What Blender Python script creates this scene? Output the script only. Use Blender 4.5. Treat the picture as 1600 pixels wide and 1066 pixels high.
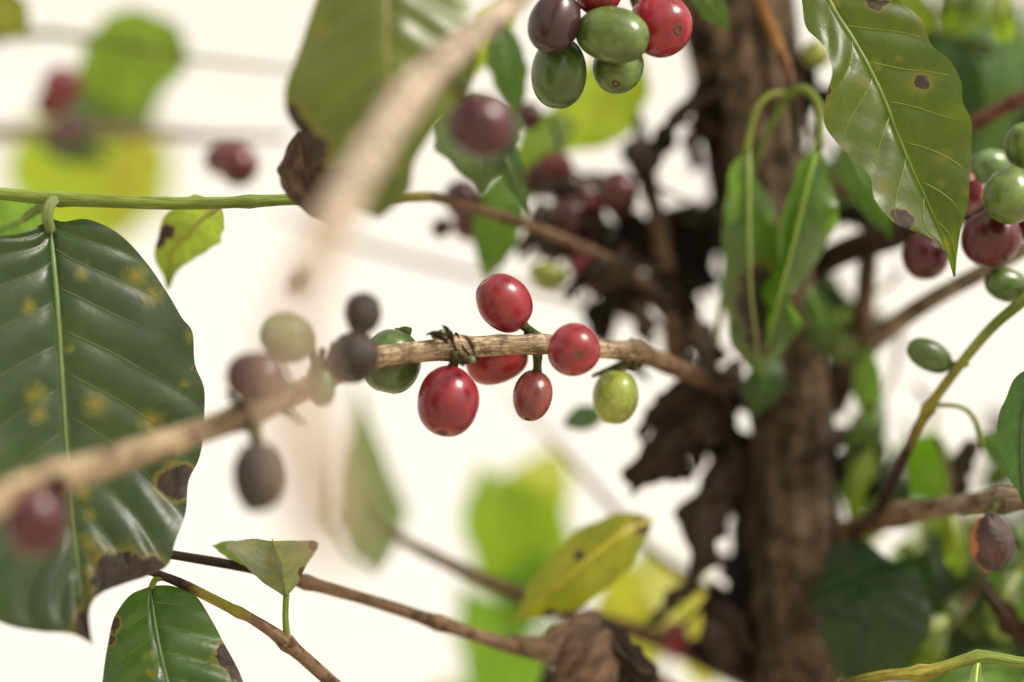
import bpy, math, random
import numpy as np
from mathutils import Vector, Matrix

# ------------------------------------------------------------------ camera, sky, sun, exposure
for o in list(bpy.data.objects):
    bpy.data.objects.remove(o)
sc = bpy.context.scene
COL = sc.collection
CAM_H = 1.25
PITCH = math.radians(20.0)      # looking up into the tree against the bright sky
FOCUS = 0.400
cam_d = bpy.data.cameras.new('camera')
cam_d.lens = 60.0
cam_d.sensor_width = 36.0
cam_d.sensor_fit = 'HORIZONTAL'
cam_d.clip_start = 0.02
cam_d.clip_end = 900.0
cam_d.dof.use_dof = True
cam_d.dof.focus_distance = FOCUS
cam_d.dof.aperture_fstop = 2.7
cam_d.dof.aperture_blades = 0
cam = bpy.data.objects.new('camera', cam_d)
cam.location = (0, 0, CAM_H)
cam.rotation_euler = (math.radians(90) + PITCH, 0, 0)
COL.objects.link(cam)
sc.camera = cam

SUN_EL, SUN_AZ = math.radians(39), math.radians(128)   # azimuth clockwise from +Y: from the right, over the camera's shoulder
world = bpy.data.worlds.new('World')
sc.world = world
world.use_nodes = True
wn = world.node_tree
wn.nodes.clear()
w_out = wn.nodes.new('ShaderNodeOutputWorld')
w_bg = wn.nodes.new('ShaderNodeBackground')
w_sky = wn.nodes.new('ShaderNodeTexSky')
w_sky.sky_type = 'NISHITA'
w_sky.sun_disc = False
w_sky.sun_elevation = SUN_EL
w_sky.sun_rotation = SUN_AZ
w_sky.air_density = 1.0
w_sky.dust_density = 6.0
w_sky.ozone_density = 1.0
w_hs = wn.nodes.new('ShaderNodeHueSaturation')
w_hs.inputs['Saturation'].default_value = 0.14
wn.links.new(w_sky.outputs[0], w_hs.inputs['Color'])
w_warm = wn.nodes.new('ShaderNodeMix')      # warm, evenly overcast air
w_warm.data_type = 'RGBA'
w_warm.blend_type = 'MULTIPLY'
w_warm.inputs[0].default_value = 1.0
w_warm.inputs[7].default_value = (1.0, 0.905, 0.755, 1.0)
w_even = wn.nodes.new('ShaderNodeGamma')      # cloud cover evens the whole sky out
w_even.inputs['Gamma'].default_value = 0.4
wn.links.new(w_hs.outputs[0], w_even.inputs['Color'])
wn.links.new(w_even.outputs[0], w_warm.inputs[6])
wn.links.new(w_warm.outputs[2], w_bg.inputs['Color'])
w_bg.inputs['Strength'].default_value = 0.15
wn.links.new(w_bg.outputs[0], w_out.inputs[0])

sun_d = bpy.data.lights.new('sun', 'SUN')
sun_d.energy = 0.85
sun_d.angle = math.radians(17)
sun_d.color = (1.0, 0.93, 0.82)
sun = bpy.data.objects.new('sun', sun_d)
sun_dir = Vector((math.sin(SUN_AZ) * math.cos(SUN_EL), math.cos(SUN_AZ) * math.cos(SUN_EL), math.sin(SUN_EL)))
sun.rotation_euler = sun_dir.to_track_quat('Z', 'Y').to_euler()
sun.location = sun_dir * 5
COL.objects.link(sun)

sc.view_settings.view_transform = 'Standard'
sc.view_settings.look = 'None'
sc.view_settings.gamma = 1.0
sc.view_settings.use_curve_mapping = False
sc.view_settings.exposure = 2.36
sc.render.engine = 'CYCLES'
sc.cycles.use_denoising = True
sc.cycles.max_bounces = 8
sc.cycles.transmission_bounces = 6
sc.cycles.diffuse_bounces = 5
sc.cycles.caustics_reflective = False
sc.cycles.caustics_refractive = False

# ------------------------------------------------------------------ helpers
rng = np.random.default_rng(7)
K = 0.6 / 1600.0
CAMP = np.array([0.0, 0.0, CAM_H])
CAMR = np.array([[1, 0, 0], [0, math.cos(PITCH), -math.sin(PITCH)], [0, math.sin(PITCH), math.cos(PITCH)]])


def P(px, py, z):
    """point z metres in front of the lens that stands at that place of the 1600 x 1066 picture"""
    return CAMP + CAMR @ np.array([(px - 800) * K * z, z, -(py - 533) * K * z])


def to_cam(V):
    return (np.asarray(V) - CAMP) @ CAMR


def PP(pts):
    return np.array([P(*p[:3]) for p in pts])


def cr(pts, n, extra=None):
    """Catmull-Rom resample of pts (k,d) at n places even in arc length"""
    pts = np.asarray(pts, float)
    k = len(pts)
    if k == 2:
        t = np.linspace(0, 1, n)[:, None]
        return pts[0] * (1 - t) + pts[1] * t
    a = np.vstack([2 * pts[0] - pts[1], pts, 2 * pts[-1] - pts[-2]])
    seg = []
    m = 24
    u = np.linspace(0, 1, m, endpoint=False)[:, None]
    for i in range(k - 1):
        p0, p1, p2, p3 = a[i], a[i + 1], a[i + 2], a[i + 3]
        seg.append(0.5 * ((2 * p1) + (-p0 + p2) * u + (2 * p0 - 5 * p1 + 4 * p2 - p3) * u ** 2 + (-p0 + 3 * p1 - 3 * p2 + p3) * u ** 3))
    seg.append(pts[-1:])
    s = np.vstack(seg)
    d = np.r_[0, np.cumsum(np.linalg.norm(np.diff(s[:, :3], axis=0), axis=1))]
    t = np.linspace(0, d[-1], n)
    return np.stack([np.interp(t, d, s[:, c]) for c in range(s.shape[1])], 1)


def vnoise(p, f, seed):
    """smooth pseudo noise in -1..1 from sums of sines"""
    r = np.random.default_rng(seed)
    out = np.zeros(len(p))
    for o in range(5):
        w = r.normal(size=3)
        w /= np.linalg.norm(w)
        out += np.sin(p @ w * f * (0.7 + 0.5 * o) + r.uniform(0, 6.28)) / (1 + 0.5 * o)
    return out / 2.2


def mesh_obj(name, verts, faces, mat, uv=None, attrs=None, smooth=True, matidx=None):
    me = bpy.data.meshes.new(name)
    me.from_pydata([tuple(v) for v in verts], [], faces)
    if uv is not None:
        l = me.uv_layers.new(name='UVMap')
        idx = np.empty(len(me.loops), int)
        me.loops.foreach_get('vertex_index', idx)
        l.data.foreach_set('uv', np.asarray(uv, np.float32)[idx].ravel())
    for an, av in (attrs or {}).items():
        if np.ndim(av) == 1:
            a = me.attributes.new(an, 'FLOAT', 'POINT')
            a.data.foreach_set('value', np.asarray(av, np.float32))
        else:
            a = me.attributes.new(an, 'FLOAT_COLOR', 'POINT')
            c = np.c_[av, np.ones(len(av))].astype(np.float32)
            a.data.foreach_set('color', c.ravel())
    if smooth:
        me.polygons.foreach_set('use_smooth', [True] * len(me.polygons))
    for m in (mat if isinstance(mat, (list, tuple)) else [mat]):
        me.materials.append(m)
    if matidx is not None:
        me.polygons.foreach_set('material_index', matidx)
    o = bpy.data.objects.new(name, me)
    COL.objects.link(o)
    return o


WORLD = {}


def adopt(o, parent, keep=True):
    """parent o; o's mesh or matrix is given in world space when keep"""
    o.parent = parent
    if keep and parent is not None:
        o.matrix_parent_inverse = WORLD[parent.name].inverted()
    WORLD[o.name] = o.matrix_basis.copy() if keep else WORLD[parent.name] @ o.matrix_basis


def thing(name, loc, label, cat, group=None):
    e = bpy.data.objects.new(name, None)
    e.empty_display_size = 0.05
    e.location = loc
    COL.objects.link(e)
    e['label'] = label
    e['category'] = cat
    if group:
        e['group'] = group
    WORLD[e.name] = Matrix.Translation(Vector(loc))
    return e


def frames(pts):
    t = np.gradient(pts, axis=0)
    t /= np.linalg.norm(t, axis=1)[:, None]
    n = np.zeros_like(t)
    ref = np.array([0, -1.0, 0.02]) if abs(t[0][1]) < 0.9 else np.array([0, 0, 1.0])
    v = ref - t[0] * (ref @ t[0])
    n[0] = v / np.linalg.norm(v)
    for i in range(1, len(t)):
        v = n[i - 1] - t[i] * (n[i - 1] @ t[i])
        n[i] = v / np.linalg.norm(v)
    return t, n, np.cross(t, n)


def tube(pts, rad, sides=14, rough=0.0, freq=900., seed=1, ridges=0, oval=1.0):
    """swept tube; pts (n,3), rad (n,). returns verts, faces, uv"""
    t, n, b = frames(pts)
    d = np.r_[0, np.cumsum(np.linalg.norm(np.diff(pts, axis=0), axis=1))]
    th = np.linspace(0, 2 * np.pi, sides, endpoint=False)
    V = []
    UV = []
    for i in range(len(pts)):
        for k, a in enumerate(th):
            V.append(pts[i] + rad[i] * (np.cos(a) * n[i] + oval * np.sin(a) * b[i]))
            UV.append((k / sides, d[i]))
    V = np.array(V)
    if rough > 0:
        c = np.repeat(pts, sides, 0)
        r = V - c
        rl = np.linalg.norm(r, axis=1)[:, None] + 1e-9
        f = vnoise(V, freq, seed) * 0.6 + vnoise(V, freq * 2.7, seed + 1) * 0.4
        if ridges:
            f = f + 0.6 * np.sin(np.tile(th, len(pts)) * ridges + 3 * vnoise(c, freq * .3, seed + 2))
        V = c + r * (1 + rough * f[:, None])
    F = []
    for i in range(len(pts) - 1):
        for k in range(sides):
            k2 = (k + 1) % sides
            F.append((i * sides + k, i * sides + k2, (i + 1) * sides + k2, (i + 1) * sides + k))
    F.append(tuple(range(sides - 1, -1, -1)))
    F.append(tuple((len(pts) - 1) * sides + k for k in range(sides)))
    return V, F, np.array(UV)


# ------------------------------------------------------------------ materials
def nodes(name):
    m = bpy.data.materials.new(name)
    m.use_nodes = True
    nt = m.node_tree
    nt.nodes.clear()
    out = nt.nodes.new('ShaderNodeOutputMaterial')

    def N(kind, **kw):
        n = nt.nodes.new(kind)
        for k, v in kw.items():
            if k.startswith('i_'):
                key = k[2:].replace('_', ' ')
                n.inputs[int(key) if key.isdigit() else key].default_value = v
            else:
                setattr(n, k, v)
        return n

    def L(a, b):
        nt.links.new(a, b)

    def math_(op, a, b=None, c=None):
        n = nt.nodes.new('ShaderNodeMath')
        n.operation = op
        for i, x in enumerate((a, b, c)):
            if x is None:
                continue
            if isinstance(x, (int, float)):
                n.inputs[i].default_value = x
            else:
                nt.links.new(x, n.inputs[i])
        return n.outputs[0]

    def ramp(v, a, b, lo=0.0, hi=1.0):
        n = nt.nodes.new('ShaderNodeMapRange')
        n.interpolation_type = 'SMOOTHSTEP'
        n.inputs['From Min'].default_value = a
        n.inputs['From Max'].default_value = b
        n.inputs['To Min'].default_value = lo
        n.inputs['To Max'].default_value = hi
        nt.links.new(v, n.inputs['Value'])
        return n.outputs[0]

    def mix(fac, a, b, mode='MIX'):
        n = nt.nodes.new('ShaderNodeMix')
        n.data_type = 'RGBA'
        n.blend_type = mode
        for sock, x in ((n.inputs[0], fac), (n.inputs[6], a), (n.inputs[7], b)):
            if isinstance(x, (int, float)):
                sock.default_value = x
            elif isinstance(x, tuple):
                sock.default_value = (*x, 1.0)
            else:
                nt.links.new(x, sock)
        return n.outputs[2]

    def noise(vec, scale, detail=4, rough=0.55):
        n = nt.nodes.new('ShaderNodeTexNoise')
        n.inputs['Scale'].default_value = scale
        n.inputs['Detail'].default_value = detail
        n.inputs['Roughness'].default_value = rough
        if vec is not None:
            nt.links.new(vec, n.inputs['Vector'])
        return n.outputs['Fac']
    return m, nt, out, N, L, math_, ramp, mix, noise


def leaf_material():
    m, nt, out, N, L, M, ramp, mix, noise = nodes('leaf_blade')
    info = N('ShaderNodeObjectInfo')
    uvn = N('ShaderNodeUVMap', uv_map='UVMap')
    sep = N('ShaderNodeSeparateXYZ')
    L(uvn.outputs[0], sep.inputs[0])
    x = M('ABSOLUTE', M('SUBTRACT', M('MULTIPLY', sep.outputs[0], 2.0), 1.0))
    v = sep.outputs[1]
    # coordinates shifted per leaf
    comb = N('ShaderNodeCombineXYZ')
    L(M('ADD', M('MULTIPLY', sep.outputs[0], 0.55), M('MULTIPLY', info.outputs['Random'], 37.0)), comb.inputs[0])
    L(M('ADD', v, M('MULTIPLY', info.outputs['Random'], 11.0)), comb.inputs[1])
    crd = comb.outputs[0]
    base = info.outputs['Color']
    n1 = noise(crd, 5.0, 5)
    n2 = noise(crd, 34.0, 4)
    col = mix(ramp(n1, 0.3, 0.75), base, mix(1.0, base, (1.6, 1.5, 1.0), 'MULTIPLY'))
    col = mix(ramp(n2, 0.45, 0.8, 0, .35), col, mix(1.0, base, (0.5, 0.62, 0.6), 'MULTIPLY'))
    # veins
    vat = N('ShaderNodeAttribute', attribute_name='vein')
    vein = vat.outputs['Fac']
    ph = M('FRACT', vein)
    dv = M('ABSOLUTE', M('SUBTRACT', ph, 0.5))
    vm = M('MULTIPLY', ramp(dv, 0.455, 0.5), ramp(x, 0.95, 0.6))
    mid = ramp(x, 0.05, 0.015)
    vm = M('MAXIMUM', vm, mid)
    col = mix(M('MULTIPLY', vm, 0.45), col, mix(1.0, base, (2.6, 2.2, 1.9), 'MULTIPLY'))
    # fine net of small veins
    vor = N('ShaderNodeTexVoronoi', feature='DISTANCE_TO_EDGE')
    vor.inputs['Scale'].default_value = 30
    L(crd, vor.inputs['Vector'])
    net = ramp(vor.outputs['Distance'], 0.06, 0.0)
    col = mix(M('MULTIPLY', net, 0.16), col, mix(1.0, base, (1.8, 1.7, 1.4), 'MULTIPLY'))
    # rust spots, amount in the object colour's alpha
    vs = N('ShaderNodeTexVoronoi')
    vs.inputs['Scale'].default_value = 8.5
    wob = N('ShaderNodeVectorMath', operation='ADD')
    nz = N('ShaderNodeTexNoise')
    nz.inputs['Scale'].default_value = 22
    L(crd, nz.inputs['Vector'])
    sc_ = N('ShaderNodeVectorMath', operation='SCALE')
    sc_.inputs['Scale'].default_value = 0.055
    L(nz.outputs['Color'], sc_.inputs[0])
    L(crd, wob.inputs[0])
    L(sc_.outputs[0], wob.inputs[1])
    L(wob.outputs[0], vs.inputs['Vector'])
    sepc = N('ShaderNodeSeparateColor')
    L(vs.outputs['Color'], sepc.inputs[0])
    on = M('LESS_THAN', sepc.outputs[0], info.outputs['Alpha'])
    rad = M('ADD', M('MULTIPLY', sepc.outputs[1], 0.25), 0.16)
    dd = M('DIVIDE', vs.outputs['Distance'], rad)
    halo = M('MULTIPLY', on, ramp(M('ADD', dd, M('MULTIPLY', M('SUBTRACT', n2, .5), .9)), 1.0, 0.15))
    core = M('MULTIPLY', on, ramp(M('ADD', dd, M('MULTIPLY', M('SUBTRACT', n2, .5), 1.1)), 0.42, 0.1))
    core = M('MULTIPLY', core, M('GREATER_THAN', sepc.outputs[2], 0.3))
    col = mix(M('MULTIPLY', halo, 0.72), col, (0.11, 0.105, 0.018))
    col = mix(M('MULTIPLY', core, 0.75), col, (0.15, 0.07, 0.014))
    rat = N('ShaderNodeAttribute', attribute_name='rust')
    rn = M('ADD', rat.outputs['Fac'], M('MULTIPLY', M('SUBTRACT', noise(crd, 40.0, 5, .7), 0.5), 0.9))
    col = mix(ramp(rn, 0.2, 0.95, 0, .62), col, (0.10, 0.095, 0.018))
    col = mix(ramp(rn, 0.7, 1.15, 0, .7), col, (0.15, 0.068, 0.014))
    # dead patches
    nat = N('ShaderNodeAttribute', attribute_name='necro')
    ne = M('ADD', nat.outputs['Fac'], M('MULTIPLY', M('SUBTRACT', noise(crd, 22.0, 6, .65), 0.5), 0.75))
    nh = ramp(ne, 0.28, 0.5)
    nc = ramp(ne, 0.47, 0.56)
    col = mix(M('MULTIPLY', nh, .6), col, (0.11, 0.085, 0.018))
    dead = mix(ramp(n2, .3, .7), (0.02, 0.014, 0.013), (0.085, 0.06, 0.052))
    col = mix(nc, col, dead)
    pr = N('ShaderNodeBsdfPrincipled')
    L(col, pr.inputs['Base Color'])
    rr = M('ADD', ramp(noise(crd, 9.0, 6, .65), 0.3, 0.7, 0.25, 0.44), M('MULTIPLY', nc, 0.4))
    L(rr, pr.inputs['Roughness'])
    pr.inputs['Specular IOR Level'].default_value = 0.58
    hgt = M('SUBTRACT', M('ADD', M('MULTIPLY', noise(crd, 60.0, 5), 0.35), M('MULTIPLY', M('MULTIPLY', vm, 1.0), 0.25)), M('MULTIPLY', net, 0.04))
    bump = N('ShaderNodeBump')
    bump.inputs['Strength'].default_value = 0.24
    bump.inputs['Distance'].default_value = 0.0009
    L(hgt, bump.inputs['Height'])
    L(bump.outputs[0], pr.inputs['Normal'])
    tr = N('ShaderNodeBsdfTranslucent')
    L(mix(nc, mix(1.0, col, (4.7, 5.0, 1.6), 'MULTIPLY'), (0.02, 0.012, 0.008)), tr.inputs['Color'])
    ms = N('ShaderNodeMixShader')
    ms.inputs[0].default_value = 0.42
    L(pr.outputs[0], ms.inputs[1])
    L(tr.outputs[0], ms.inputs[2])
    L(ms.outputs[0], out.inputs[0])
    return m


def rib_material():
    m, nt, out, N, L, M, ramp, mix, noise = nodes('leaf_rib')
    info = N('ShaderNodeObjectInfo')
    tc = N('ShaderNodeTexCoord')
    n = noise(tc.outputs['Object'], 500.0, 3)
    col = mix(n, info.outputs['Color'], mix(1.0, info.outputs['Color'], (0.6, 0.65, 0.55), 'MULTIPLY'))
    pr = N('ShaderNodeBsdfPrincipled', i_Roughness=0.42)
    L(col, pr.inputs['Base Color'])
    pr.inputs['Subsurface Weight'].default_value = 0.6
    pr.inputs['Subsurface Radius'].default_value = (1.0, 1.0, .4)
    pr.inputs['Subsurface Scale'].default_value = 0.001
    L(pr.outputs[0], out.inputs[0])
    return m


def dead_leaf_material():
    m, nt, out, N, L, M, ramp, mix, noise = nodes('dead_leaf')
    info = N('ShaderNodeObjectInfo')
    uvn = N('ShaderNodeUVMap', uv_map='UVMap')
    n1 = noise(uvn.outputs[0], 6.0, 6)
    n2 = noise(uvn.outputs[0], 40.0, 5)
    base = info.outputs['Color']
    col = mix(ramp(n1, 0.3, 0.7), mix(1.0, base, (0.45, 0.42, 0.42), 'MULTIPLY'), mix(1.0, base, (1.35, 1.25, 1.15), 'MULTIPLY'))
    col = mix(ramp(n2, 0.5, 0.8, 0, .5), col, mix(1.0, base, (0.4, 0.38, 0.38), 'MULTIPLY'))
    pr = N('ShaderNodeBsdfPrincipled', i_Roughness=0.75)
    pr.inputs['Specular IOR Level'].default_value = 0.08
    L(col, pr.inputs['Base Color'])
    bump = N('ShaderNodeBump')
    bump.inputs['Strength'].default_value = 0.6
    bump.inputs['Distance'].default_value = 0.0012
    L(n2, bump.inputs['Height'])
    L(bump.outputs[0], pr.inputs['Normal'])
    L(pr.outputs[0], out.inputs[0])
    return m


def cherry_material():
    m, nt, out, N, L, M, ramp, mix, noise = nodes('cherry_skin')
    info = N('ShaderNodeObjectInfo')
    tc = N('ShaderNodeTexCoord')
    off = N('ShaderNodeVectorMath', operation='ADD')
    cm = N('ShaderNodeCombineXYZ')
    L(M('MULTIPLY', info.outputs['Random'], 91.0), cm.inputs[0])
    L(M('MULTIPLY', info.outputs['Random'], 37.0), cm.inputs[1])
    L(tc.outputs['Object'], off.inputs[0])
    L(cm.outputs[0], off.inputs[1])
    crd = off.outputs[0]
    base = info.outputs['Color']
    n1 = noise(crd, 2.2, 4)
    n2 = noise(crd, 9.0, 5, .65)
    n3 = noise(crd, 60.0, 3)
    col = mix(ramp(n1, 0.35, 0.68), mix(1.0, base, (0.66, 0.72, 0.78), 'MULTIPLY'), mix(1.0, base, (1.22, 1.5, 1.35), 'MULTIPLY'))
    col = mix(ramp(n2, 0.5, 0.78, 0, 0.5), col, mix(1.0, base, (1.25, 2.4, 2.0), 'MULTIPLY'))
    # lengthwise streaks
    st = N('ShaderNodeMapping')
    st.inputs['Scale'].default_value = (9, 9, 0.8)
    L(crd, st.inputs[0])
    n4 = noise(st.outputs[0], 3.0, 4)
    col = mix(ramp(n4, 0.52, 0.72, 0, 0.35), col, mix(1.0, base, (0.6, 0.55, 0.6), 'MULTIPLY'))
    # pale pores and small scratches
    vo = N('ShaderNodeTexVoronoi')
    vo.inputs['Scale'].default_value = 11.0
    L(crd, vo.inputs['Vector'])
    sp = M('MULTIPLY', ramp(vo.outputs['Distance'], 0.085, 0.04), ramp(n1, .35, .5))
    col = mix(M('MULTIPLY', sp, 0.18), col, (0.5, 0.34, 0.25))
    pr = N('ShaderNodeBsdfPrincipled')
    L(col, pr.inputs['Base Color'])
    L(ramp(n2, 0.3, 0.75, 0.2, 0.34), pr.inputs['Roughness'])
    pr.inputs['Specular IOR Level'].default_value = 0.5
    pr.inputs['Subsurface Weight'].default_value = 0.25
    pr.inputs['Subsurface Radius'].default_value = (1.0, 0.35, 0.25)
    pr.inputs['Subsurface Scale'].default_value = 0.0012
    bump = N('ShaderNodeBump')
    bump.inputs['Strength'].default_value = 0.07
    bump.inputs['Distance'].default_value = 0.0006
    L(M('ADD', n2, M('MULTIPLY', n3, 0.3)), bump.inputs['Height'])
    L(bump.outputs[0], pr.inputs['Normal'])
    L(pr.outputs[0], out.inputs[0])
    return m


def dry_cherry_material():
    m, nt, out, N, L, M, ramp, mix, noise = nodes('dry_cherry_skin')
    info = N('ShaderNodeObjectInfo')
    tc = N('ShaderNodeTexCoord')
    base = info.outputs['Color']
    n1 = noise(tc.outputs['Object'], 3.0, 5)
    n2 = noise(tc.outputs['Object'], 16.0, 5)
    col = mix(ramp(n1, 0.4, 0.7), base, mix(1.0, base, (2.6, 2.1, 1.9), 'MULTIPLY'))
    at = N('ShaderNodeAttribute', attribute_name='husk')
    col = mix(ramp(M('ADD', at.outputs['Fac'], M('MULTIPLY', M('SUBTRACT', n1, .5), .5)), .5, .6), col, mix(n2, (0.16, 0.05, 0.015), (0.45, 0.2, 0.06)))
    pr = N('ShaderNodeBsdfPrincipled')
    L(col, pr.inputs['Base Color'])
    L(ramp(n2, .3, .7, .42, .7), pr.inputs['Roughness'])
    bump = N('ShaderNodeBump')
    bump.inputs['Strength'].default_value = 0.5
    bump.inputs['Distance'].default_value = 0.001
    L(n2, bump.inputs['Height'])
    L(bump.outputs[0], pr.inputs['Normal'])
    L(pr.outputs[0], out.inputs[0])
    return m


def bark_material(name, streak, crack, gloss=0.7, bump_d=0.0012, lo=0.55, patch=240.0):
    """colour comes from the point colours along the branch; streaks run lengthwise"""
    m, nt, out, N, L, M, ramp, mix, noise = nodes(name)
    at = N('ShaderNodeAttribute', attribute_name='tint')
    wo = N('ShaderNodeAttribute', attribute_name='woody')
    uvn = N('ShaderNodeUVMap', uv_map='UVMap')
    tc = N('ShaderNodeTexCoord')
    base = at.outputs['Color']
    sep = N('ShaderNodeSeparateXYZ')
    L(uvn.outputs[0], sep.inputs[0])
    ang = M('MULTIPLY', sep.outputs[0], 6.28318)
    cm = N('ShaderNodeCombineXYZ')
    L(M('COSINE', ang), cm.inputs[0])
    L(M('SINE', ang), cm.inputs[1])
    L(M('MULTIPLY', sep.outputs[1], streak), cm.inputs[2])
    n1 = noise(cm.outputs[0], 2.6, 6, .62)
    n2 = noise(cm.outputs[0], 9.0, 6, .65)
    nb = noise(tc.outputs['Object'], 160.0, 5, .6)
    n5 = noise(tc.outputs['Object'], 900.0, 4, .6)
    col = mix(ramp(n1, 0.3, 0.7), mix(1.0, base, (lo, lo * .95, lo * .9), 'MULTIPLY'), mix(1.0, base, (1.3, 1.27, 1.22), 'MULTIPLY'))
    w = wo.outputs['Fac']
    ck = M('MULTIPLY', M('MULTIPLY', ramp(n2, crack, crack + 0.1), ramp(nb, 0.42, 0.6)), w)
    col = mix(M('MULTIPLY', ck, 0.85), col, (0.025, 0.017, 0.013))
    col = mix(M('MULTIPLY', M('MULTIPLY', ramp(n5, .56, .72), .55), w), col, mix(1.0, base, (0.32, 0.28, 0.26), 'MULTIPLY'))
    n6 = noise(tc.outputs['Object'], patch, 6, .7)
    col = mix(M('MULTIPLY', M('MULTIPLY', ramp(n6, .50, .60), .75), w), col, mix(1.0, base, (0.22, 0.18, 0.16), 'MULTIPLY'))
    pr = N('ShaderNodeBsdfPrincipled', i_Roughness=gloss)
    pr.inputs['Specular IOR Level'].default_value = 0.12
    L(col, pr.inputs['Base Color'])
    bump = N('ShaderNodeBump')
    bump.inputs['Strength'].default_value = 0.55
    bump.inputs['Distance'].default_value = bump_d
    L(M('MULTIPLY', M('SUBTRACT', M('ADD', n1, M('MULTIPLY', n5, .35)), M('MULTIPLY', ck, .7)), M('ADD', M('MULTIPLY', w, .85), .15)), bump.inputs['Height'])
    L(bump.outputs[0], pr.inputs['Normal'])
    L(pr.outputs[0], out.inputs[0])
    return m


def plaster_material(name, colour):
    m, nt, out, N, L, M, ramp, mix, noise = nodes(name)
    tc = N('ShaderNodeTexCoord')
    n1 = noise(tc.outputs['Object'], 1.4, 5)
    n2 = noise(tc.outputs['Object'], 60.0, 5)
    col = mix(ramp(n1, .3, .7), tuple(c * .93 for c in colour), colour)
    pr = N('ShaderNodeBsdfPrincipled', i_Roughness=0.9)
    L(col, pr.inputs['Base Color'])
    bump = N('ShaderNodeBump')
    bump.inputs['Strength'].default_value = 0.3
    bump.inputs['Distance'].default_value = 0.004
    L(n2, bump.inputs['Height'])
    L(bump.outputs[0], pr.inputs['Normal'])
    L(pr.outputs[0], out.inputs[0])
    return m


M_LEAF = leaf_material()
M_RIB = rib_material()
M_DEAD = dead_leaf_material()
M_CHERRY = cherry_material()
M_DRY = dry_cherry_material()
M_TWIG = bark_material('branch_bark', 45.0, 0.50)
M_TRUNK = bark_material('trunk_bark', 30.0, 0.46, 0.85, 0.006, 0.22, 110.0)
M_SCAR = plaster_material('fruit_scar', (0.085, 0.045, 0.024))
M_SCARC = plaster_material('fruit_scar_pit', (0.03, 0.018, 0.012))

# ------------------------------------------------------------------ setting
S = 400.0
gx = np.linspace(-S, S, 9)
gv = [(x, y, 0.0) for y in gx for x in gx]
gf = [(j * 9 + i, j * 9 + i + 1, (j + 1) * 9 + i + 1, (j + 1) * 9 + i) for j in range(8) for i in range(8)]
ground = mesh_obj('ground', gv, gf, plaster_material('pale_dry_soil', (0.52, 0.45, 0.35)), smooth=False)
ground['kind'] = 'structure'



# ------------------------------------------------------------------ plant builders
TAN = (0.42, 0.335, 0.235)
PTAN = (0.43, 0.375, 0.315)
BROWN = (0.20, 0.135, 0.09)
DBROWN = (0.05, 0.034, 0.025)
GREEN = (0.15, 0.21, 0.045)
YGREEN = (0.25, 0.24, 0.05)
GREY = (0.26, 0.21, 0.165)
NTAN = (0.50, 0.40, 0.32)


def branch(parent, pts, name='branch', sides=14, n=None, mat=None, rough=0.07, nodes_at=(), seed=1, label=None, cap=False):
    """pts: (px, py, z, radius px, tint, woody). nodes_at: picture x,y places where the branch swells"""
    a = np.array([np.r_[P(p[0], p[1], p[2]), p[3] * K * p[2], p[4], [p[5] if len(p) > 5 else 1.0]] for p in pts])
    length = np.linalg.norm(np.diff(a[:, :3], axis=0), axis=1).sum()
    n = n or int(max(14, min(150, length / 0.0022)))
    s = cr(a, n)
    c, r, tint, woody = s[:, :3], np.maximum(s[:, 3], 0.0002), np.clip(s[:, 4:7], 0, 1), np.clip(s[:, 7], 0, 1)
    for q in nodes_at:
        q3 = P(*q[:3])
        d = np.linalg.norm(c - q3, axis=1)
        i = d.argmin()
        w = (q[3] if len(q) > 3 else 0.3)
        r = r * (1 + w * np.exp(-((np.linalg.norm(c - c[i], axis=1)) / (1.3 * r[i])) ** 2))
    V, F, UV = tube(c, r, sides, rough, 260 / max(0.4, r.mean() * 500), seed)
    o = mesh_obj(name, V, F, mat or M_TWIG, UV, {'tint': np.repeat(tint, sides, 0) * .95, 'woody': np.repeat(woody, sides)})
    adopt(o, parent)
    if label:
        o['label'] = label
    return o


def make_cherry_mesh(name, seed, power=2.25, lobes=0.022, wrinkle=0.0, taper=0.0):
    ns, nr = 36, 26
    V = []
    for i in range(nr + 1):
        ph = math.pi * i / nr
        z = -math.cos(ph) * 0.5
        rr = 0.5 * abs(math.sin(ph)) ** (2.0 / power)
        for k in range(ns):
            th = 2 * math.pi * k / ns
            rad = rr * (1 + lobes * math.cos(2 * th) - taper * z)
            V.append((rad * math.cos(th), rad * math.sin(th), z))
    V = np.array(V)
    nrm = V / (np.linalg.norm(V, axis=1)[:, None] + 1e-9)
    V = V + nrm * (0.018 * vnoise(V, 5.0, seed))[:, None]
    tipd = np.hypot(V[:, 0], V[:, 1])
    V[:, 2] -= np.where(V[:, 2] > 0, 0.03 * np.exp(-(tipd / 0.09) ** 2), 0)
    V[:, 2] += np.where(V[:, 2] < 0, 0.035 * np.exp(-(tipd / 0.10) ** 2), 0)
    husk = np.zeros(len(V))
    if wrinkle:
        th = np.arctan2(V[:, 1], V[:, 0])
        rid = np.sin(th * 7 + 2 * vnoise(V, 4., seed + 3)) * 0.6 + vnoise(V, 13.0, seed + 4)
        V = V + nrm * (wrinkle * rid)[:, None]
        husk = np.clip(0.5 + 0.6 * np.cos(th - 0.5) - 0.45, 0, 1) * (1.0 if wrinkle > .03 else 0.0)
    F = [(i * ns + k, i * ns + (k + 1) % ns, (i + 1) * ns + (k + 1) % ns, (i + 1) * ns + k) for i in range(nr) for k in range(ns)]
    o = mesh_obj(name, V, F, M_DRY if wrinkle else M_CHERRY, None, {'husk': husk})
    me = o.data
    bpy.data.objects.remove(o)
    return me


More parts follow.
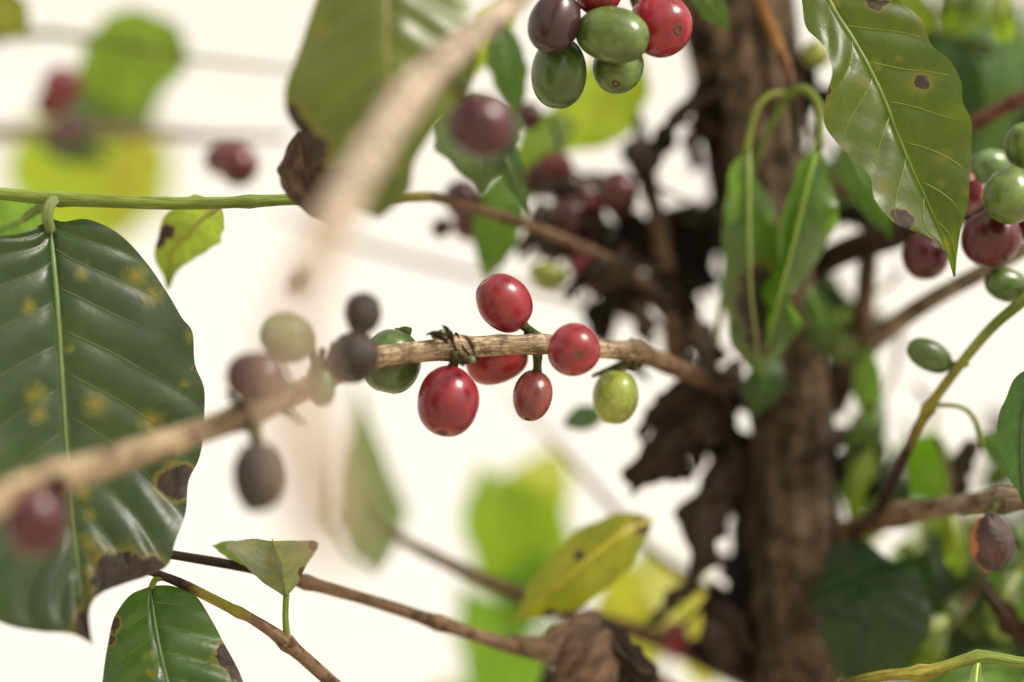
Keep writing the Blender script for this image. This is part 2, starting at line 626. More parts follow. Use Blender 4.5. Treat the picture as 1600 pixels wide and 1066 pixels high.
CH = [make_cherry_mesh('cherry_round', 1), make_cherry_mesh('cherry_long', 2, 2.5, .03), make_cherry_mesh('cherry_pear', 3, 2.15, .02, 0, .12)]
CHD = [make_cherry_mesh('cherry_dry', 4, 2.1, .03, .035), make_cherry_mesh('cherry_shrivelled', 5, 2.2, .05, .02)]


def make_scar():
    prof = [(0.0, -.012), (.034, -.010), (.042, .006), (.062, .012), (.080, .010), (.098, .001), (.115, -.016)]
    ns = 20
    V = []
    for r, z in prof:
        for k in range(ns):
            th = 2 * math.pi * k / ns
            w = 1 + .07 * math.sin(3 * th) + .05 * math.sin(7 * th + 1)
            V.append((r * w * math.cos(th), r * w * math.sin(th), z * 1.3 + .485))
    F = []
    mi = []
    for i in range(len(prof) - 1):
        for k in range(ns):
            F.append((i * ns + k, (i + 1) * ns + k, (i + 1) * ns + (k + 1) % ns, i * ns + (k + 1) % ns))
            mi.append(1 if i < 1 else 0)
    o = mesh_obj('tip_scar', V, F, [M_SCAR, M_SCARC], matidx=mi)
    me = o.data
    bpy.data.objects.remove(o)
    return me


SCAR = make_scar()
RED = (0.25, 0.015, 0.028)
DRED = (0.095, 0.006, 0.014)
PURP = (0.085, 0.022, 0.034)
BLACK = (0.028, 0.018, 0.018)
GRN = (0.115, 0.155, 0.036)
DGRN = (0.075, 0.115, 0.028)
YGRN = (0.27, 0.28, 0.05)


def cherry(parent, px, py, z, w, l, tip, colour, variant=0, scar=False, stalk=None, dry=False, label=None, name='cherry', spin=None):
    """w, l in picture pixels; tip = (right, up, towards camera); stalk = (px, py, z) where it meets the branch"""
    me = (CHD if dry else CH)[variant % (2 if dry else 3)]
    o = bpy.data.objects.new(name, me)
    COL.objects.link(o)
    d = Vector(CAMR @ np.array([tip[0], -tip[2], tip[1]], float)).normalized()
    q = d.to_track_quat('Z', 'Y')
    if spin is None:
        spin = random.Random(int(px * 7 + py)).uniform(0, 6.28)
    from mathutils import Quaternion
    q = q @ Quaternion((0, 0, 1), spin)
    s = K * z
    c = P(px, py, z)
    Mx = Matrix.LocRotScale(Vector(c), q, Vector((w * s, w * s, l * s)))
    o.matrix_basis = Mx
    o.color = (*(c * .82 for c in colour), 1)
    adopt(o, parent)
    if label:
        o['label'] = label
    if scar:
        so = bpy.data.objects.new('tip_scar', SCAR)
        COL.objects.link(so)
        so.parent = o
    if stalk is not None:
        top = np.array(c) - np.array(d) * l * s * 0.46
        end = P(*stalk)
        midp = (top + end) / 2 - np.array(d) * np.linalg.norm(end - top) * 0.15
        pts = cr(np.array([top, midp, end]), 9)
        r = np.interp(np.linspace(0, 1, 9), [0, .2, 1], [9.5, 7, 9]) * s
        V, F, UV = tube(pts, r, 10, .1, 1500, 3)
        tint = np.tile(np.array((0.09, 0.10, 0.035)), (len(V), 1))
        st = mesh_obj('stalk', V, F, M_TWIG, UV, {'tint': tint, 'woody': np.full(len(V), .7)})
        st.parent = o
        st.matrix_parent_inverse = Mx.inverted()
    return o


def surf_leaf(parent, mid, left, right, colour, spots=0.0, n=44, m=9, quilt=0.0009, wave=0.0, cup=0.0, nv=9, slant=1.5,
              necro=(), rust=(), name='leaf', mat=None, crumple=0.0, rib=True, veins=False, rib_r=5.0, seed=1, label=None, ribcol=None, fine=0.00025, closed=True):
    """mid / left / right: lists of 3-D points (world); left and right run from base to tip"""
    A = cr(mid, n)
    B = cr(left, n)
    C = cr(right, n)
    rows = []
    ts = np.linspace(0, 1, m + 1)
    vv = np.linspace(0, 1, n)
    along = np.gradient(A, axis=0)
    along /= np.linalg.norm(along, axis=1)[:, None]

    def side(E, sgn):
        ac = E - A
        wl = np.linalg.norm(ac, axis=1)[:, None]
        nr = np.cross(along, ac * sgn)
        ln = np.linalg.norm(nr, axis=1)[:, None]
        return ac, wl, nr / np.maximum(ln, 1e-9), ln[:, 0] > 1e-9
    out = np.zeros((n, 2 * m + 1, 3))
    vein = np.zeros((n, 2 * m + 1))
    acR, wR, nR, okR = side(C, 1)
    acL, wL, nL, okL = side(B, -1)
    nor = nR * wR + nL * wL
    nor[0] = nor[1]
    nor[-1] = nor[-2]
    nor /= np.linalg.norm(nor, axis=1)[:, None]
    if nor[n // 2] @ np.array([0, -1, 0]) < 0:
        flip = -1
    else:
        flip = 1
    nor = nor * flip
    r = np.random.default_rng(seed)
    ph = r.uniform(0, 6.28, 6)
    for sgn, ac, wl in ((1, acR, wR), (-1, acL, wL)):
        for j, t in enumerate(ts):
            pts = A + ac * t
            phase = vv * nv - t * slant + (0.35 if sgn > 0 else 0)
            env = (np.sin(np.pi * np.clip(vv, 0, 1)) ** 0.6) * min(1, wl.max() / 0.02)
            q = quilt * (np.abs(np.sin(np.pi * phase)) ** 0.8 - 0.3) * (t ** 0.5) * (1 - t ** 3 * .75) * env
            wv = wave * (t ** 2.2) * env * (np.sin(vv * 17 + ph[0 if sgn > 0 else 1]) + .55 * np.sin(vv * 29 + ph[2 if sgn > 0 else 3]))
            cp = cup * wl[:, 0] * (t * t)
            q = q * (1 + .55 * np.sin(vv * 7.3 + ph[4] + t * 2) + .3 * np.sin(vv * 15 + ph[5] - 3 * t))
            gro = -quilt * .5 * np.exp(-(t / .08) ** 2)
            pts = pts + nor * (q + wv + cp + gro)[:, None]
            out[:, m + sgn * j] = pts
            vein[:, m + sgn * j] = phase
    Vv = out.reshape(-1, 3)
    if fine:
        Vv = Vv + np.repeat(nor, 2 * m + 1, 0) * (fine * vnoise(Vv, 420, seed + 5))[:, None]
    if crumple:
        for kk in range(3):
            Vv[:, kk] += crumple * vnoise(Vv, 190, seed * 3 + kk) + crumple * .5 * vnoise(Vv, 420, seed * 3 + 7 + kk)
    W = 2 * m + 1
    F = []
    for i in range(n - 1):
        for j in range(W - 1):
            f = (i * W + j, i * W + j + 1, (i + 1) * W + j + 1, (i + 1) * W + j)
            F.append(f if flip > 0 else f[::-1])
    u = np.tile(np.linspace(0, 1, W), n)
    uv = np.stack([u, np.repeat(vv, W)], 1)
    ne = np.zeros(len(Vv))
    for (px, py, rad) in necro:
        Q = to_cam(Vv)
        X = Q[:, 0] / (K * Q[:, 1]) + 800
        Y = 533 - Q[:, 2] / (K * Q[:, 1])
        ne = np.maximum(ne, 1 - np.hypot(X - px, Y - py) / (2 * rad))
    ru = np.zeros(len(Vv))
    for (px, py, rad) in rust:
        Q = to_cam(Vv)
        X = Q[:, 0] / (K * Q[:, 1]) + 800
        Y = 533 - Q[:, 2] / (K * Q[:, 1])
        ru = np.maximum(ru, 1 - np.hypot(X - px, Y - py) / (1.6 * rad))
    o = mesh_obj(name, Vv, F, mat or M_LEAF, uv, {'necro': ne, 'rust': ru, 'vein': vein.ravel()})
    o.color = (*(c * .62 for c in colour), spots)
    adopt(o, parent)
    if label:
        o['label'] = label
    G = Vv.reshape(n, W, 3)
    rc = ribcol or tuple(min(1, c * k) for c, k in zip(colour, (3.0, 2.3, 1.8)))
    if rib:
        c = G[:, m] + nor * 0.0001
        rr = np.interp(vv, [0, .1, 1], [rib_r, rib_r * .75, rib_r * .2]) * K * np.linalg.norm(c - np.array([0, 0, CAM_H]), axis=1).mean()
        V, F2, UV = tube(c, rr, 8)
        ro = mesh_obj('midrib', V, F2, M_RIB, UV)
        ro.color = (*(c * 1.05 for c in rc), 1)
        adopt(ro, o)
    if veins:
        for sgn in (1, -1):
            for k in range(1, nv):
                pts = []
                for t in np.linspace(0.02, 0.9, 12):
                    v = (k - (0.35 if sgn > 0 else 0) + t * slant) / nv
                    if v >= .97 or v < 0.02:
                        continue
                    fi = v * (n - 1)
                    i0 = int(fi)
                    fj = m + sgn * t * m
                    j0 = min(int(fj), W - 2)
                    a, b = fi - i0, fj - j0
                    p = (G[i0, j0] * (1 - a) * (1 - b) + G[i0 + 1, j0] * a * (1 - b) + G[i0, j0 + 1] * (1 - a) * b + G[i0 + 1, j0 + 1] * a * b)
                    pts.append(p + nor[i0] * 0.00008)
                if len(pts) < 5:
                    continue
                pts = np.array(pts)
                rr = np.linspace(rib_r * .17, rib_r * .05, len(pts)) * K * 0.4
                V, F2, UV = tube(pts, rr, 6)
                vo = mesh_obj('vein', V, F2, M_RIB, UV)
                vo.color = (*tuple(c * k2 for c, k2 in zip(colour, (2.9, 2.3, 2.1))), 1)
                adopt(vo, o)
    return o


def leaf(parent, mid, width, colour, spots=0.0, rollL=0.0, rollR=0.0, shape=0.85, wob=0.04, wl=None, wr=None, **kw):
    """mid: (px,py,z) list from base to tip. width: full width in px. roll: depth of each edge (fraction of half width, + = away)"""
    a = PP(mid)
    n = 24
    A = cr(a, n)
    v = np.linspace(0, 1, n)
    prof = np.sin(np.pi * v ** shape) ** 0.85
    prof *= 1 - 0.42 * np.exp(-((v - .93) / .075) ** 2)
    prof[0] = prof[-1] = 0.0
    t = np.gradient(A, axis=0)
    t /= np.linalg.norm(t, axis=1)[:, None]
    zz = to_cam(A)[:, 1]
    view = A - np.array([0, 0, CAM_H])
    view /= np.linalg.norm(view, axis=1)[:, None]
    across = np.cross(t, view)
    across /= np.maximum(np.linalg.norm(across, axis=1)[:, None], .25)
    hw = width * .5 * K * zz
    seed = kw.get('seed', 1)
    r = np.random.default_rng(seed + 100)
    wobL = 1 + wob * np.sin(v * 19 + r.uniform(0, 6)) + wob * np.sin(v * 31 + r.uniform(0, 6))
    wobR = 1 + wob * np.sin(v * 21 + r.uniform(0, 6)) + wob * np.sin(v * 33 + r.uniform(0, 6))
    R = A + (across * math.sqrt(max(0.02, 1 - min(.98, rollR ** 2))) + view * rollR) * (hw * prof * wobR * (wr or 1))[:, None]
    Lf = A + (-across * math.sqrt(max(0.02, 1 - min(.98, rollL ** 2))) + view * rollL) * (hw * prof * wobL * (wl or 1))[:, None]
    return surf_leaf(parent, a, Lf, R, colour, spots, **kw)


def dead(parent, mid, width, colour=(0.07, 0.047, 0.036), crumple=0.0022, **kw):
    g = sum(colour) / 3
    colour = tuple((c * .75 + g * .25) * .82 for c in colour)
    width = width * .74
    kw.setdefault('rollL', .55)
    kw.setdefault('rollR', .45)
    kw.setdefault('name', 'dead_leaf')
    kw.setdefault('n', 30)
    return leaf(parent, mid, width, colour, mat=M_DEAD, crumple=crumple, wob=.12, rib=kw.pop('rib', False), quilt=.0006, **kw)


def petiole(parent, pts, colour=GREEN, name='petiole', r=6):
    return branch(parent, [(*p, r if len(p) < 4 else p[3], colour, .1)[:6] if len(p) < 4 else (p[0], p[1], p[2], p[3], colour, .1) for p in pts], name=name, sides=10, rough=.04, n=16)


# leaf colours
DARK = (0.020, 0.040, 0.027)
MIDG = (0.045, 0.10, 0.028)
BRI = (0.10, 0.165, 0.034)
YEL = (0.20, 0.27, 0.04)
PALE = (0.16, 0.22, 0.085)

# ------------------------------------------------------------------ the coffee tree in front
base = P(1270, 533, 0.50)
tree = thing('coffee_tree', (base[0] + .02, base[1] + .10, 0.0), 'coffee tree with brown trunk and clusters of red and green cherries', 'tree')

# trunk, from the ground up
s5 = K * 0.5
tp = [np.r_[base[0] + .02, base[1] + .10, 0.0, .026], np.r_[base[0] + .012, base[1] + .09, 0.6, .021], np.r_[base[0] + .008, base[1] + .06, .9, .019]]
for px, py, z, r in [(1262, 1250, .48, 72), (1248, 1066, .477, 64), (1240, 900, .476, 60), (1236, 830, .475, 66), (1235, 760, .475, 57), (1234, 660, .475, 64), (1230, 600, .475, 62), (1226, 520, .476, 52), (1216, 450, .477, 58), (1213, 380, .478, 52), (1200, 240, .48, 58), (1186, 100, .482, 62), (1175, -40, .485, 62), (1165, -300, .5, 56), (1150, -900, .5, 40), (1140, -1500, .5, 20)]:
    tp.append(np.r_[P(px, py, z), r * K * z])
TRUNK_LINE = s = cr(np.array(tp), 300)
V, F, UV = tube(s[:, :3], s[:, 3], 64, .14, 260, 5, ridges=9)
tn = vnoise(V, 60, 9)[:, None] * .5 + .5
trunk = mesh_obj('trunk', V, F, M_TRUNK, UV, {'tint': np.array((0.055, 0.042, 0.031)) * (1 - tn) + np.array((0.24, 0.182, 0.128)) * tn, 'woody': np.ones(len(V))})
adopt(trunk, tree)

# main branch, in focus in the middle, coming towards the camera on the left
main = branch(tree, [(1215, 650, .49, 20, DBROWN), (1120, 602, .465, 17, DBROWN), (1060, 577, .445, 15, BROWN), (1000, 553, .425, 16, BROWN), (940, 545, .412, 15, TAN), (850, 538, .402, 15, TAN),
                     (720, 543, .398, 17, TAN), (660, 549, .395, 17, TAN), (595, 557, .390, 17, TAN), (545, 575, .384, 17, TAN), (490, 602, .375, 18, TAN), (380, 650, .358, 20, TAN),
                     (230, 702, .340, 22, TAN), (100, 745, .325, 24, TAN), (-40, 795, .312, 26, TAN), (-260, 880, .295, 24, TAN), (-520, 960, .28, 10, TAN)],
              sides=24, n=260, rough=.10, nodes_at=[(712, 543, .398, .32), (990, 551, .423, .25), (385, 648, .359, .3), (500, 598, .376, .25), (92, 748, .324, .25), (835, 538, .402, .12)],
              label='tan branch with dark cracks carrying the sharp red cherries', seed=4)
# green shoot across the left, brown where it leaves the trunk
branch(tree, [(1130, 560, .49, 14, DBROWN), (1045, 474, .482, 11, DBROWN), (960, 412, .47, 9, BROWN), (850, 362, .456, 8.5, BROWN), (700, 313, .436, 8, BROWN), (640, 308, .426, 8, YGREEN, .5), (480, 311, .407, 9, GREEN, .2),
              (300, 318, .401, 10, GREEN, .12), (110, 312, .397, 10.5, GREEN, .1), (0, 303, .395, 10, GREEN, .1), (-200, 285, .39, 8, GREEN, .1), (-330, 270, .388, 3, GREEN, .1)],
       nodes_at=[(90, 311, .397, .3), (395, 314, .404, .2), (830, 355, .44, .3)], n=160, label='thin green shoot turning brown towards the trunk', seed=7)
# near branch, out of focus, slanting down from the top
branch(tree, [(1172, -560, .5, 26, BROWN), (1040, -260, .44, 22, BROWN), (815, -12, .353, 20, PTAN), (720, 70, .335, 24, PTAN), (640, 150, .319, 29, PTAN), (580, 240, .305, 33, PTAN), (532, 325, .288, 33, PTAN),
              (505, 385, .258, 29, NTAN), (468, 470, .22, 26, NTAN), (452, 580, .2, 28, NTAN), (484, 690, .2, 44, NTAN), (510, 790, .2, 46, NTAN), (526, 860, .2, 38, NTAN), (532, 892, .2, 5, NTAN)],
       sides=20, n=120, nodes_at=[(640, 150, .315, .22)], label='thick tan branch very near the lens, slanting from the top', seed=8)
# lower twigs
branch(tree, [(1250, 1250, .5, 18, DBROWN), (1050, 1080, .465, 15, BROWN), (900, 1036, .447, 13, BROWN), (800, 1010, .436, 12, BROWN), (690, 975, .428, 11, BROWN), (600, 945, .424, 10, BROWN), (480, 910, .416, 10, BROWN), (400, 890, .411, 8, DBROWN),
              (275, 868, .406, 7, DBROWN), (120, 845, .404, 5, DBROWN)], nodes_at=[(690, 975, .428, .3), (480, 910, .416, .35)], label='brown twig running down to the dead leaf', seed=11)
branch(tree, [(1255, 1600, .5, 20, DBROWN), (900, 1380, .43, 14, BROWN), (640, 1180, .41, 12, BROWN), (520, 1068, .405, 11, BROWN), (442, 1000, .402, 10, BROWN), (395, 968, .401, 8, BROWN, .4), (375, 958, .401, 8, YGREEN, .2), (320, 930, .4, 8, YGREEN, .2), (290, 915, .4, 8, DBROWN), (262, 903, .4, 7, DBROWN), (200, 880, .402, 5, DBROWN)],
       nodes_at=[(445, 1000, .402, .45), (380, 960, .401, .25)], label='lower left twig, brown with a yellow green length', seed=12)
branch(tree, [(1250, 1100, .5, 18, DBROWN), (1030, 1000, .5, 15, BROWN), (900, 962, .492, 13, BROWN), (810, 930, .487, 13, BROWN), (700, 880, .482, 11, GREY), (595, 822, .50, 8, GREEN), (560, 770, .53, 5, GREEN)], seed=13)
# right side
branch(tree, [(1225, 868, .497, 24, BROWN), (1300, 840, .475, 20, BROWN), (1400, 806, .452, 17, BROWN), (1500, 788, .434, 16, GREY), (1580, 780, .422, 16, GREY), (1700, 775, .412, 15, GREY), (1850, 770, .4, 6, GREY)],
       nodes_at=[(1405, 804, .452, .25), (1560, 782, .424, .35)], label='grey brown branch with a dried black cherry on the right', seed=14)
branch(tree, [(1225, 660, .5, 26, DBROWN), (1300, 592, .49, 20, DBROWN), (1370, 530, .472, 16, GREY), (1440, 478, .46, 14, GREY), (1530, 428, .45, 13, GREY), (1680, 350, .44, 11, GREY), (1850, 280, .43, 4, GREY)], seed=15)
branch(tree, [(1212, 470, .497, 26, DBROWN), (1300, 402, .478, 22, DBROWN), (1400, 368, .462, 20, DBROWN), (1500, 335, .456, 16, DBROWN), (1680, 300, .45, 14, BROWN), (1850, 270, .44, 5, BROWN)], seed=16)
branch(tree, [(1300, 640, .495, 20, DBROWN), (1335, 560, .488, 18, DBROWN), (1350, 480, .484, 16, BROWN), (1356, 400, .48, 15, DBROWN), (1362, 300, .485, 10, DBROWN), (1370, 180, .49, 4, DBROWN)], seed=17)
branch(tree, [(1190, 330, .5, 20, BROWN), (1330, 290, .49, 14, BROWN), (1440, 238, .472, 12, BROWN), (1520, 195, .457, 12, (0.22, 0.11, 0.085)), (1600, 152, .447, 12, (0.22, 0.11, 0.085)), (1720, 95, .44, 10, BROWN), (1850, 40, .43, 4, BROWN)], seed=18)
branch(tree, [(1850, 180, .40, 11, BROWN), (1700, 370, .408, 10, GREEN, .2), (1600, 468, .414, 9, GREEN, .2), (1540, 522, .42, 8, GREEN, .2), (1455, 632, .426, 8, YGREEN, .4), (1412, 716, .432, 8, DBROWN), (1370, 800, .445, 8, DBROWN), (1330, 832, .462, 8, DBROWN)],
       nodes_at=[(1453, 634, .426, .6)], label='thin green twig curving across the right side', seed=19)
branch(tree, [(1455, 632, .426, 4, GREEN, .1), (1500, 636, .428, 4, GREEN, .1), (1522, 655, .43, 4, GREEN, .1), (1535, 700, .432, 5, GREEN, .1)], name='twig', sides=8, seed=20)
branch(tree, [(1245, 1160, .49, 16, DBROWN), (1300, 1085, .42, 10, DBROWN), (1372, 1058, .406, 9, YGREEN, .4), (1450, 1050, .402, 10, YGREEN, .4), (1530, 1027, .4, 9, GREEN, .1), (1600, 1036, .4, 9, GREEN, .1), (1700, 1042, .402, 8, GREEN, .1), (1800, 1040, .405, 3, GREEN, .1)],
       nodes_at=[(1445, 1051, .402, .5), (1535, 1027, .4, .35)], label='green twig in the bottom right corner', seed=21)
# stems behind the middle
branch(tree, [(1215, 620, .51, 22, DBROWN), (1070, 575, .49, 18, BROWN), (1050, 480, .485, 16, BROWN), (1030, 370, .49, 15, BROWN), (1012, 260, .5, 12, DBROWN), (985, 140, .51, 7, DBROWN), (965, 20, .52, 4, DBROWN)], seed=22)
branch(tree, [(1195, 560, .515, 36, DBROWN), (1160, 420, .515, 34, DBROWN), (1140, 290, .512, 34, DBROWN), (1118, 150, .51, 32, BROWN), (1085, 20, .51, 30, BROWN), (1060, -100, .51, 28, BROWN), (1000, -500, .51, 15, BROWN)], mat=M_TRUNK, sides=26, n=100, rough=.14, name='side_stem', label='dark second stem leaning left behind the trunk', seed=23)
branch(tree, [(1170, -330, .5, 20, BROWN), (1060, -110, .43, 17, BROWN), (960, -52, .41, 15, BROWN), (880, -40, .404, 15, BROWN), (780, -70, .40, 12, BROWN), (640, -130, .395, 5, BROWN)], seed=24)
branch(tree, [(1165, -200, .49, 12, BROWN), (1185, -20, .455, 9, (0.28, 0.14, 0.05)), (1210, 55, .449, 9, (0.28, 0.14, 0.05)), (1232, 115, .446, 9, (0.17, 0.10, 0.06)), (1240, 170, .447, 7, DBROWN), (1244, 240, .449, 3, DBROWN)], name='twig', seed=25)
branch(tree, [(1050, 500, .49, 12, DBROWN), (980, 430, .482, 10, BROWN), (900, 385, .475, 9, DBROWN), (850, 345, .47, 4, DBROWN)], name='twig', seed=26)
branch(tree, [(1000, 560, .43, 8, DBROWN), (960, 575, .422, 6, BROWN), (925, 588, .42, 3, BROWN)], name='twig', seed=27)

# thin pale twigs far out of focus behind the red cherries
branch(tree, [(1120, 540, .5, 8, BROWN), (900, 470, .53, 6, GREY), (740, 430, .56, 5, GREY), (570, 385, .58, 5, GREY), (430, 332, .6, 3, GREY)], name='twig', sides=8, n=40, seed=81)
branch(tree, [(1180, 960, .49, 9, DBROWN), (1040, 880, .51, 7, BROWN), (950, 785, .53, 6, GREY), (870, 695, .56, 5, GREY), (790, 610, .58, 3, GREY)], name='twig', sides=8, n=40, seed=82)

# node details on the main branch
NODE = [(712, 543, .392)]
for k, (px, py, z, w, l, tip, c) in enumerate([(690, 522, .393, 13, 15, (-.2, .9, .3), GRN), (700, 521, .391, 10, 12, (.2, 1, .3), GRN), (678, 524, .394, 10, 14, (-.5, .8, .2), GRN),
                                              (737, 562, .389, 13, 15, (.6, -.5, .6), (.13, .14, .05)), (722, 566, .388, 12, 12, (0, -.4, .9), BLACK)]):
    b = cherry(main, px, py, z, w, l, tip, c, k, name='bud')
for k, (a, b_, w) in enumerate([((700, 533, .390), (668, 517, .392), 13), ((705, 532, .389), (690, 512, .391), 12), ((703, 533, .389), (708, 515, .389), 10), ((716, 560, .386), (728, 582, .387), 14), ((708, 560, .386), (698, 578, .388), 14),
                              ((696, 524, .390), (664, 525, .392), 9), ((714, 526, .386), (735, 566, .386), 11)]):
    dead(main, [a, ((a[0] + b_[0]) / 2 + 2, (a[1] + b_[1]) / 2 - 3, a[2] - .001), b_], w, (0.11, 0.08, 0.06), .0011, name='bract', n=10, m=4, seed=40 + k)
for k, (a, b_, r) in enumerate([((822, 520, .404), (843, 531, .402), 7),
                              ((385, 655, .356), (398, 690, .35), 10), ((505, 590, .372), (523, 535, .37), 6), ((500, 600, .372), (506, 545, .37), 7), ((440, 632, .365), (470, 662, .36), 8), ((432, 640, .365), (462, 655, .355), 6),
                              ((92, 748, .32), (98, 775, .317), 14), ((992, 553, .42), (985, 580, .42), 7), ((380, 640, .355), (355, 615, .352), 7)]):
    branch(main, [(*a, r, DBROWN), ((a[0] + b_[0]) / 2, (a[1] + b_[1]) / 2, (a[2] + b_[2]) / 2, r * .75, DBROWN), (*b_, r * .8, DBROWN)], name='spur', sides=9, n=10, rough=.2, seed=60 + k)

for k, (px, py, z, r, tl, tr) in enumerate([(714, 543, .398, 23.5, 14, 3.4), (727, 543, .398, 20.5, 17, 2.2), (992, 552, .424, 20.5, 8, 3), (388, 648, .359, 26.5, 10, 4)]):
    th = np.linspace(0, 2 * math.pi, 40)
    cc = P(px, py, z)
    u = K * z
    ring = np.array([cc + u * (r * (1 + .05 * math.sin(3 * t + k))) * np.array([0, -math.sin(t), math.cos(t)]) @ CAMR.T + np.array([-u * tl * math.cos(t) + u * 3 * math.sin(2 * t + 1), 0, 0]) for t in th])
    V, F, UV = tube(ring, np.full(40, tr * u), 7, .35, 1800, k)
    adopt(mesh_obj('node_ring', V, F, M_TWIG, UV, {'tint': np.tile(np.array((.06, .042, .03)), (len(V), 1)), 'woody': np.ones(len(V))}), main)

# cherries on the main branch
cherry(tree, 788, 474, .402, 82, 96, (-.62, .72, .25), RED, 0, stalk=(842, 528, .404), label='glossy red cherry standing above the sharp branch')
cherry(tree, 700, 627, .394, 99, 111, (-.14, -.92, .5), RED, 0, scar=True, stalk=(712, 552, .394), label='largest sharp red cherry, hanging below the node')
cherry(tree, 775, 562, .413, 78, 100, (-.88, -.28, .05), (.33, .022, .03), 1, stalk=(835, 540, .408), label='red cherry half hidden behind the branch')
cherry(tree, 832, 618, .405, 61, 83, (-.2, -.92, .45), (.20, .035, .034), 0, scar=True, stalk=(838, 545, .403), label='small dull brownish red cherry')
cherry(tree, 897, 547, .389, 83, 84, (.16, -.2, 1), RED, 0, scar=True, label='red cherry facing the lens with its round tip scar')
cherry(tree, 962, 620, .418, 71, 86, (-.12, -1, .12), YGRN, 0, stalk=(985, 570, .421), label='yellow green unripe cherry right of the red ones')
cherry(tree, 612, 566, .402, 92, 100, (-.2, -1, .1), DGRN, 1, stalk=(640, 520, .402), label='green cherry behind the sharp branch')
cherry(tree, 553, 559, .371, 80, 84, (-.1, -.5, .85), (.016, .010, .009), 1, dry=True, label='black dried cherry covering the branch')
cherry(tree, 567, 490, .358, 54, 66, (.1, .9, .2), (.024, .018, .02), 1, dry=True, label='small grey black cherry above the dried one')
cherry(tree, 400, 590, .350, 78, 95, (-.9, .1, .3), (.065, .008, .016), 1, stalk=(455, 625, .362), label='dark red cherry resting on the blurred branch')
cherry(tree, 450, 527, .362, 80, 92, (-.8, .4, .3), GRN, 0, stalk=(490, 585, .368), label='green cherry above the blurred dark red one')
cherry(tree, 505, 605, .366, 42, 60, (.1, -.9, .2), DGRN, 1)
cherry(tree, 403, 746, .338, 80, 106, (.05, -1, .1), (.016, .012, .013), 1, dry=True, stalk=(396, 665, .352), label='hanging black blurred cherry below the branch')
cherry(tree, 55, 815, .318, 100, 112, (.1, -1, .2), (.075, .011, .018), 0, stalk=(92, 750, .322), label='blurred dark red cherry before the big leaf')
cherry(tree, 468, 440, .318, 56, 46, (.5, -.6, .2), BLACK, 1, dry=True)
cherry(tree, 752, 198, .338, 104, 96, (.1, -.6, .7), (.075, .013, .024), 0, stalk=(690, 120, .33), label='purple blurred cherry beside the near branch')
# cluster at the top
cherry(tree, 866, 36, .392, 78, 98, (-.35, -.9, .2), (.045, .014, .022), 1, stalk=(900, -40, .402), label='dark purple cherry in the top cluster')
cherry(tree, 935, -14, .398, 74, 80, (.1, -.7, .5), RED, 0, stalk=(930, -50, .404))
cherry(tree, 958, 55, .393, 86, 116, (.9, -.25, .35), GRN, 1, stalk=(900, 10, .402), label='plump green cherry lying across the top cluster')
cherry(tree, 1031, 40, .406, 98, 102, (.45, -.25, .75), (.30, .012, .030), 0, scar=True, stalk=(990, -30, .41), label='red cherry at the right of the top cluster')
cherry(tree, 873, 115, .401, 84, 110, (-.05, -1, .05), DGRN, 1, stalk=(890, 20, .404), label='oval green cherry hanging lowest on the left of the cluster')
cherry(tree, 965, 104, .405, 80, 86, (-.1, -.75, .66), GRN, 0, scar=True, stalk=(950, 20, .408), label='green cherry with a ringed tip scar in the cluster')
# cluster at the right edge
cherry(tree, 1548, 372, .420, 92, 88, (-.5, -.3, .8), DRED, 0, stalk=(1560, 320, .452), label='dark red cherry in the right hand cluster')
cherry(tree, 1446, 400, .435, 72, 74, (-.2, -.9, .3), (.085, .006, .014), 0, stalk=(1440, 355, .46))
cherry(tree, 1500, 300, .44, 70, 80, (.3, .2, .8), (.26, .012, .022), 0)
cherry(tree, 1578, 306, .408, 84, 92, (-.3, -.6, .6), GRN, 1, stalk=(1620, 290, .445), label='green cherry at the right edge above the dark red one')
cherry(tree, 1552, 262, .428, 56, 72, (-.8, .1, .3), PALE, 1)
cherry(tree, 1600, 228, .415, 60, 76, (-.2, .6, .5), GRN, 0)
cherry(tree, 1605, 345, .43, 60, 60, (.2, -.4, .8), DRED, 0)
cherry(tree, 1573, 446, .424, 50, 74, (-.8, .25, .2), DGRN, 1, stalk=(1610, 465, .416))
cherry(tree, 1452, 556, .425, 46, 76, (-.86, .45, .1), DGRN, 1, stalk=(1508, 565, .423), label='slim green cherry on the thin right twig')
cherry(tree, 1549, 848, .418, 66, 88, (.05, -1, .1), (.035, .018, .016), 0, dry=True, stalk=(1560, 785, .42), spin=-.5, label='dried black cherry with an orange split side')
# behind the middle, out of focus
for (px, py, z, w, l, tip, c) in [(963, 300, .47, 64, 70, (.3, -.2, .8), (.075, .010, .014)), (890, 345, .478, 74, 76, (-.2, -.8, .3), (.05, .008, .012)), (872, 286, .485, 50, 56, (0, .8, .3), BLACK), (920, 418, .475, 60, 66, (.1, -.9, .2), (.22, .012, .022)),
                                  (826, 181, .47, 42, 46, (.2, -.5, .6), (.07, .010, .018)), (722, 312, .475, 60, 60, (-.2, -.6, .5), (.055, .009, .016)), (690, 356, .48, 30, 34, (-.5, -.5, .3), (.06, .010, .014)), (735, 350, .49, 60, 52, (.2, -.6, .3), (.10, .012, .02)),
                                  (857, 430, .47, 40, 66, (-.85, .2, .2), YGRN), (372, 257, .50, 66, 74, (.3, -.5, .6), DRED), (345, 248, .505, 50, 56, (-.4, -.4, .6), DRED), (1055, 1000, .50, 44, 62, (.1, -1, .2), (.30, .02, .04)),
                                  (912, 310, .485, 56, 60, (.2, .4, .6), (.06, .012, .014)), (940, 372, .49, 60, 56, (.2, -.4, .6), BLACK), (1275, 85, .47, 44, 50, (.3, -.3, .7), YGRN)]:  # last one is an added round standing in for a bokeh ring, not fruit
    cherry(tree, px, py, z, w, l, tip, c, int(px) % 3)

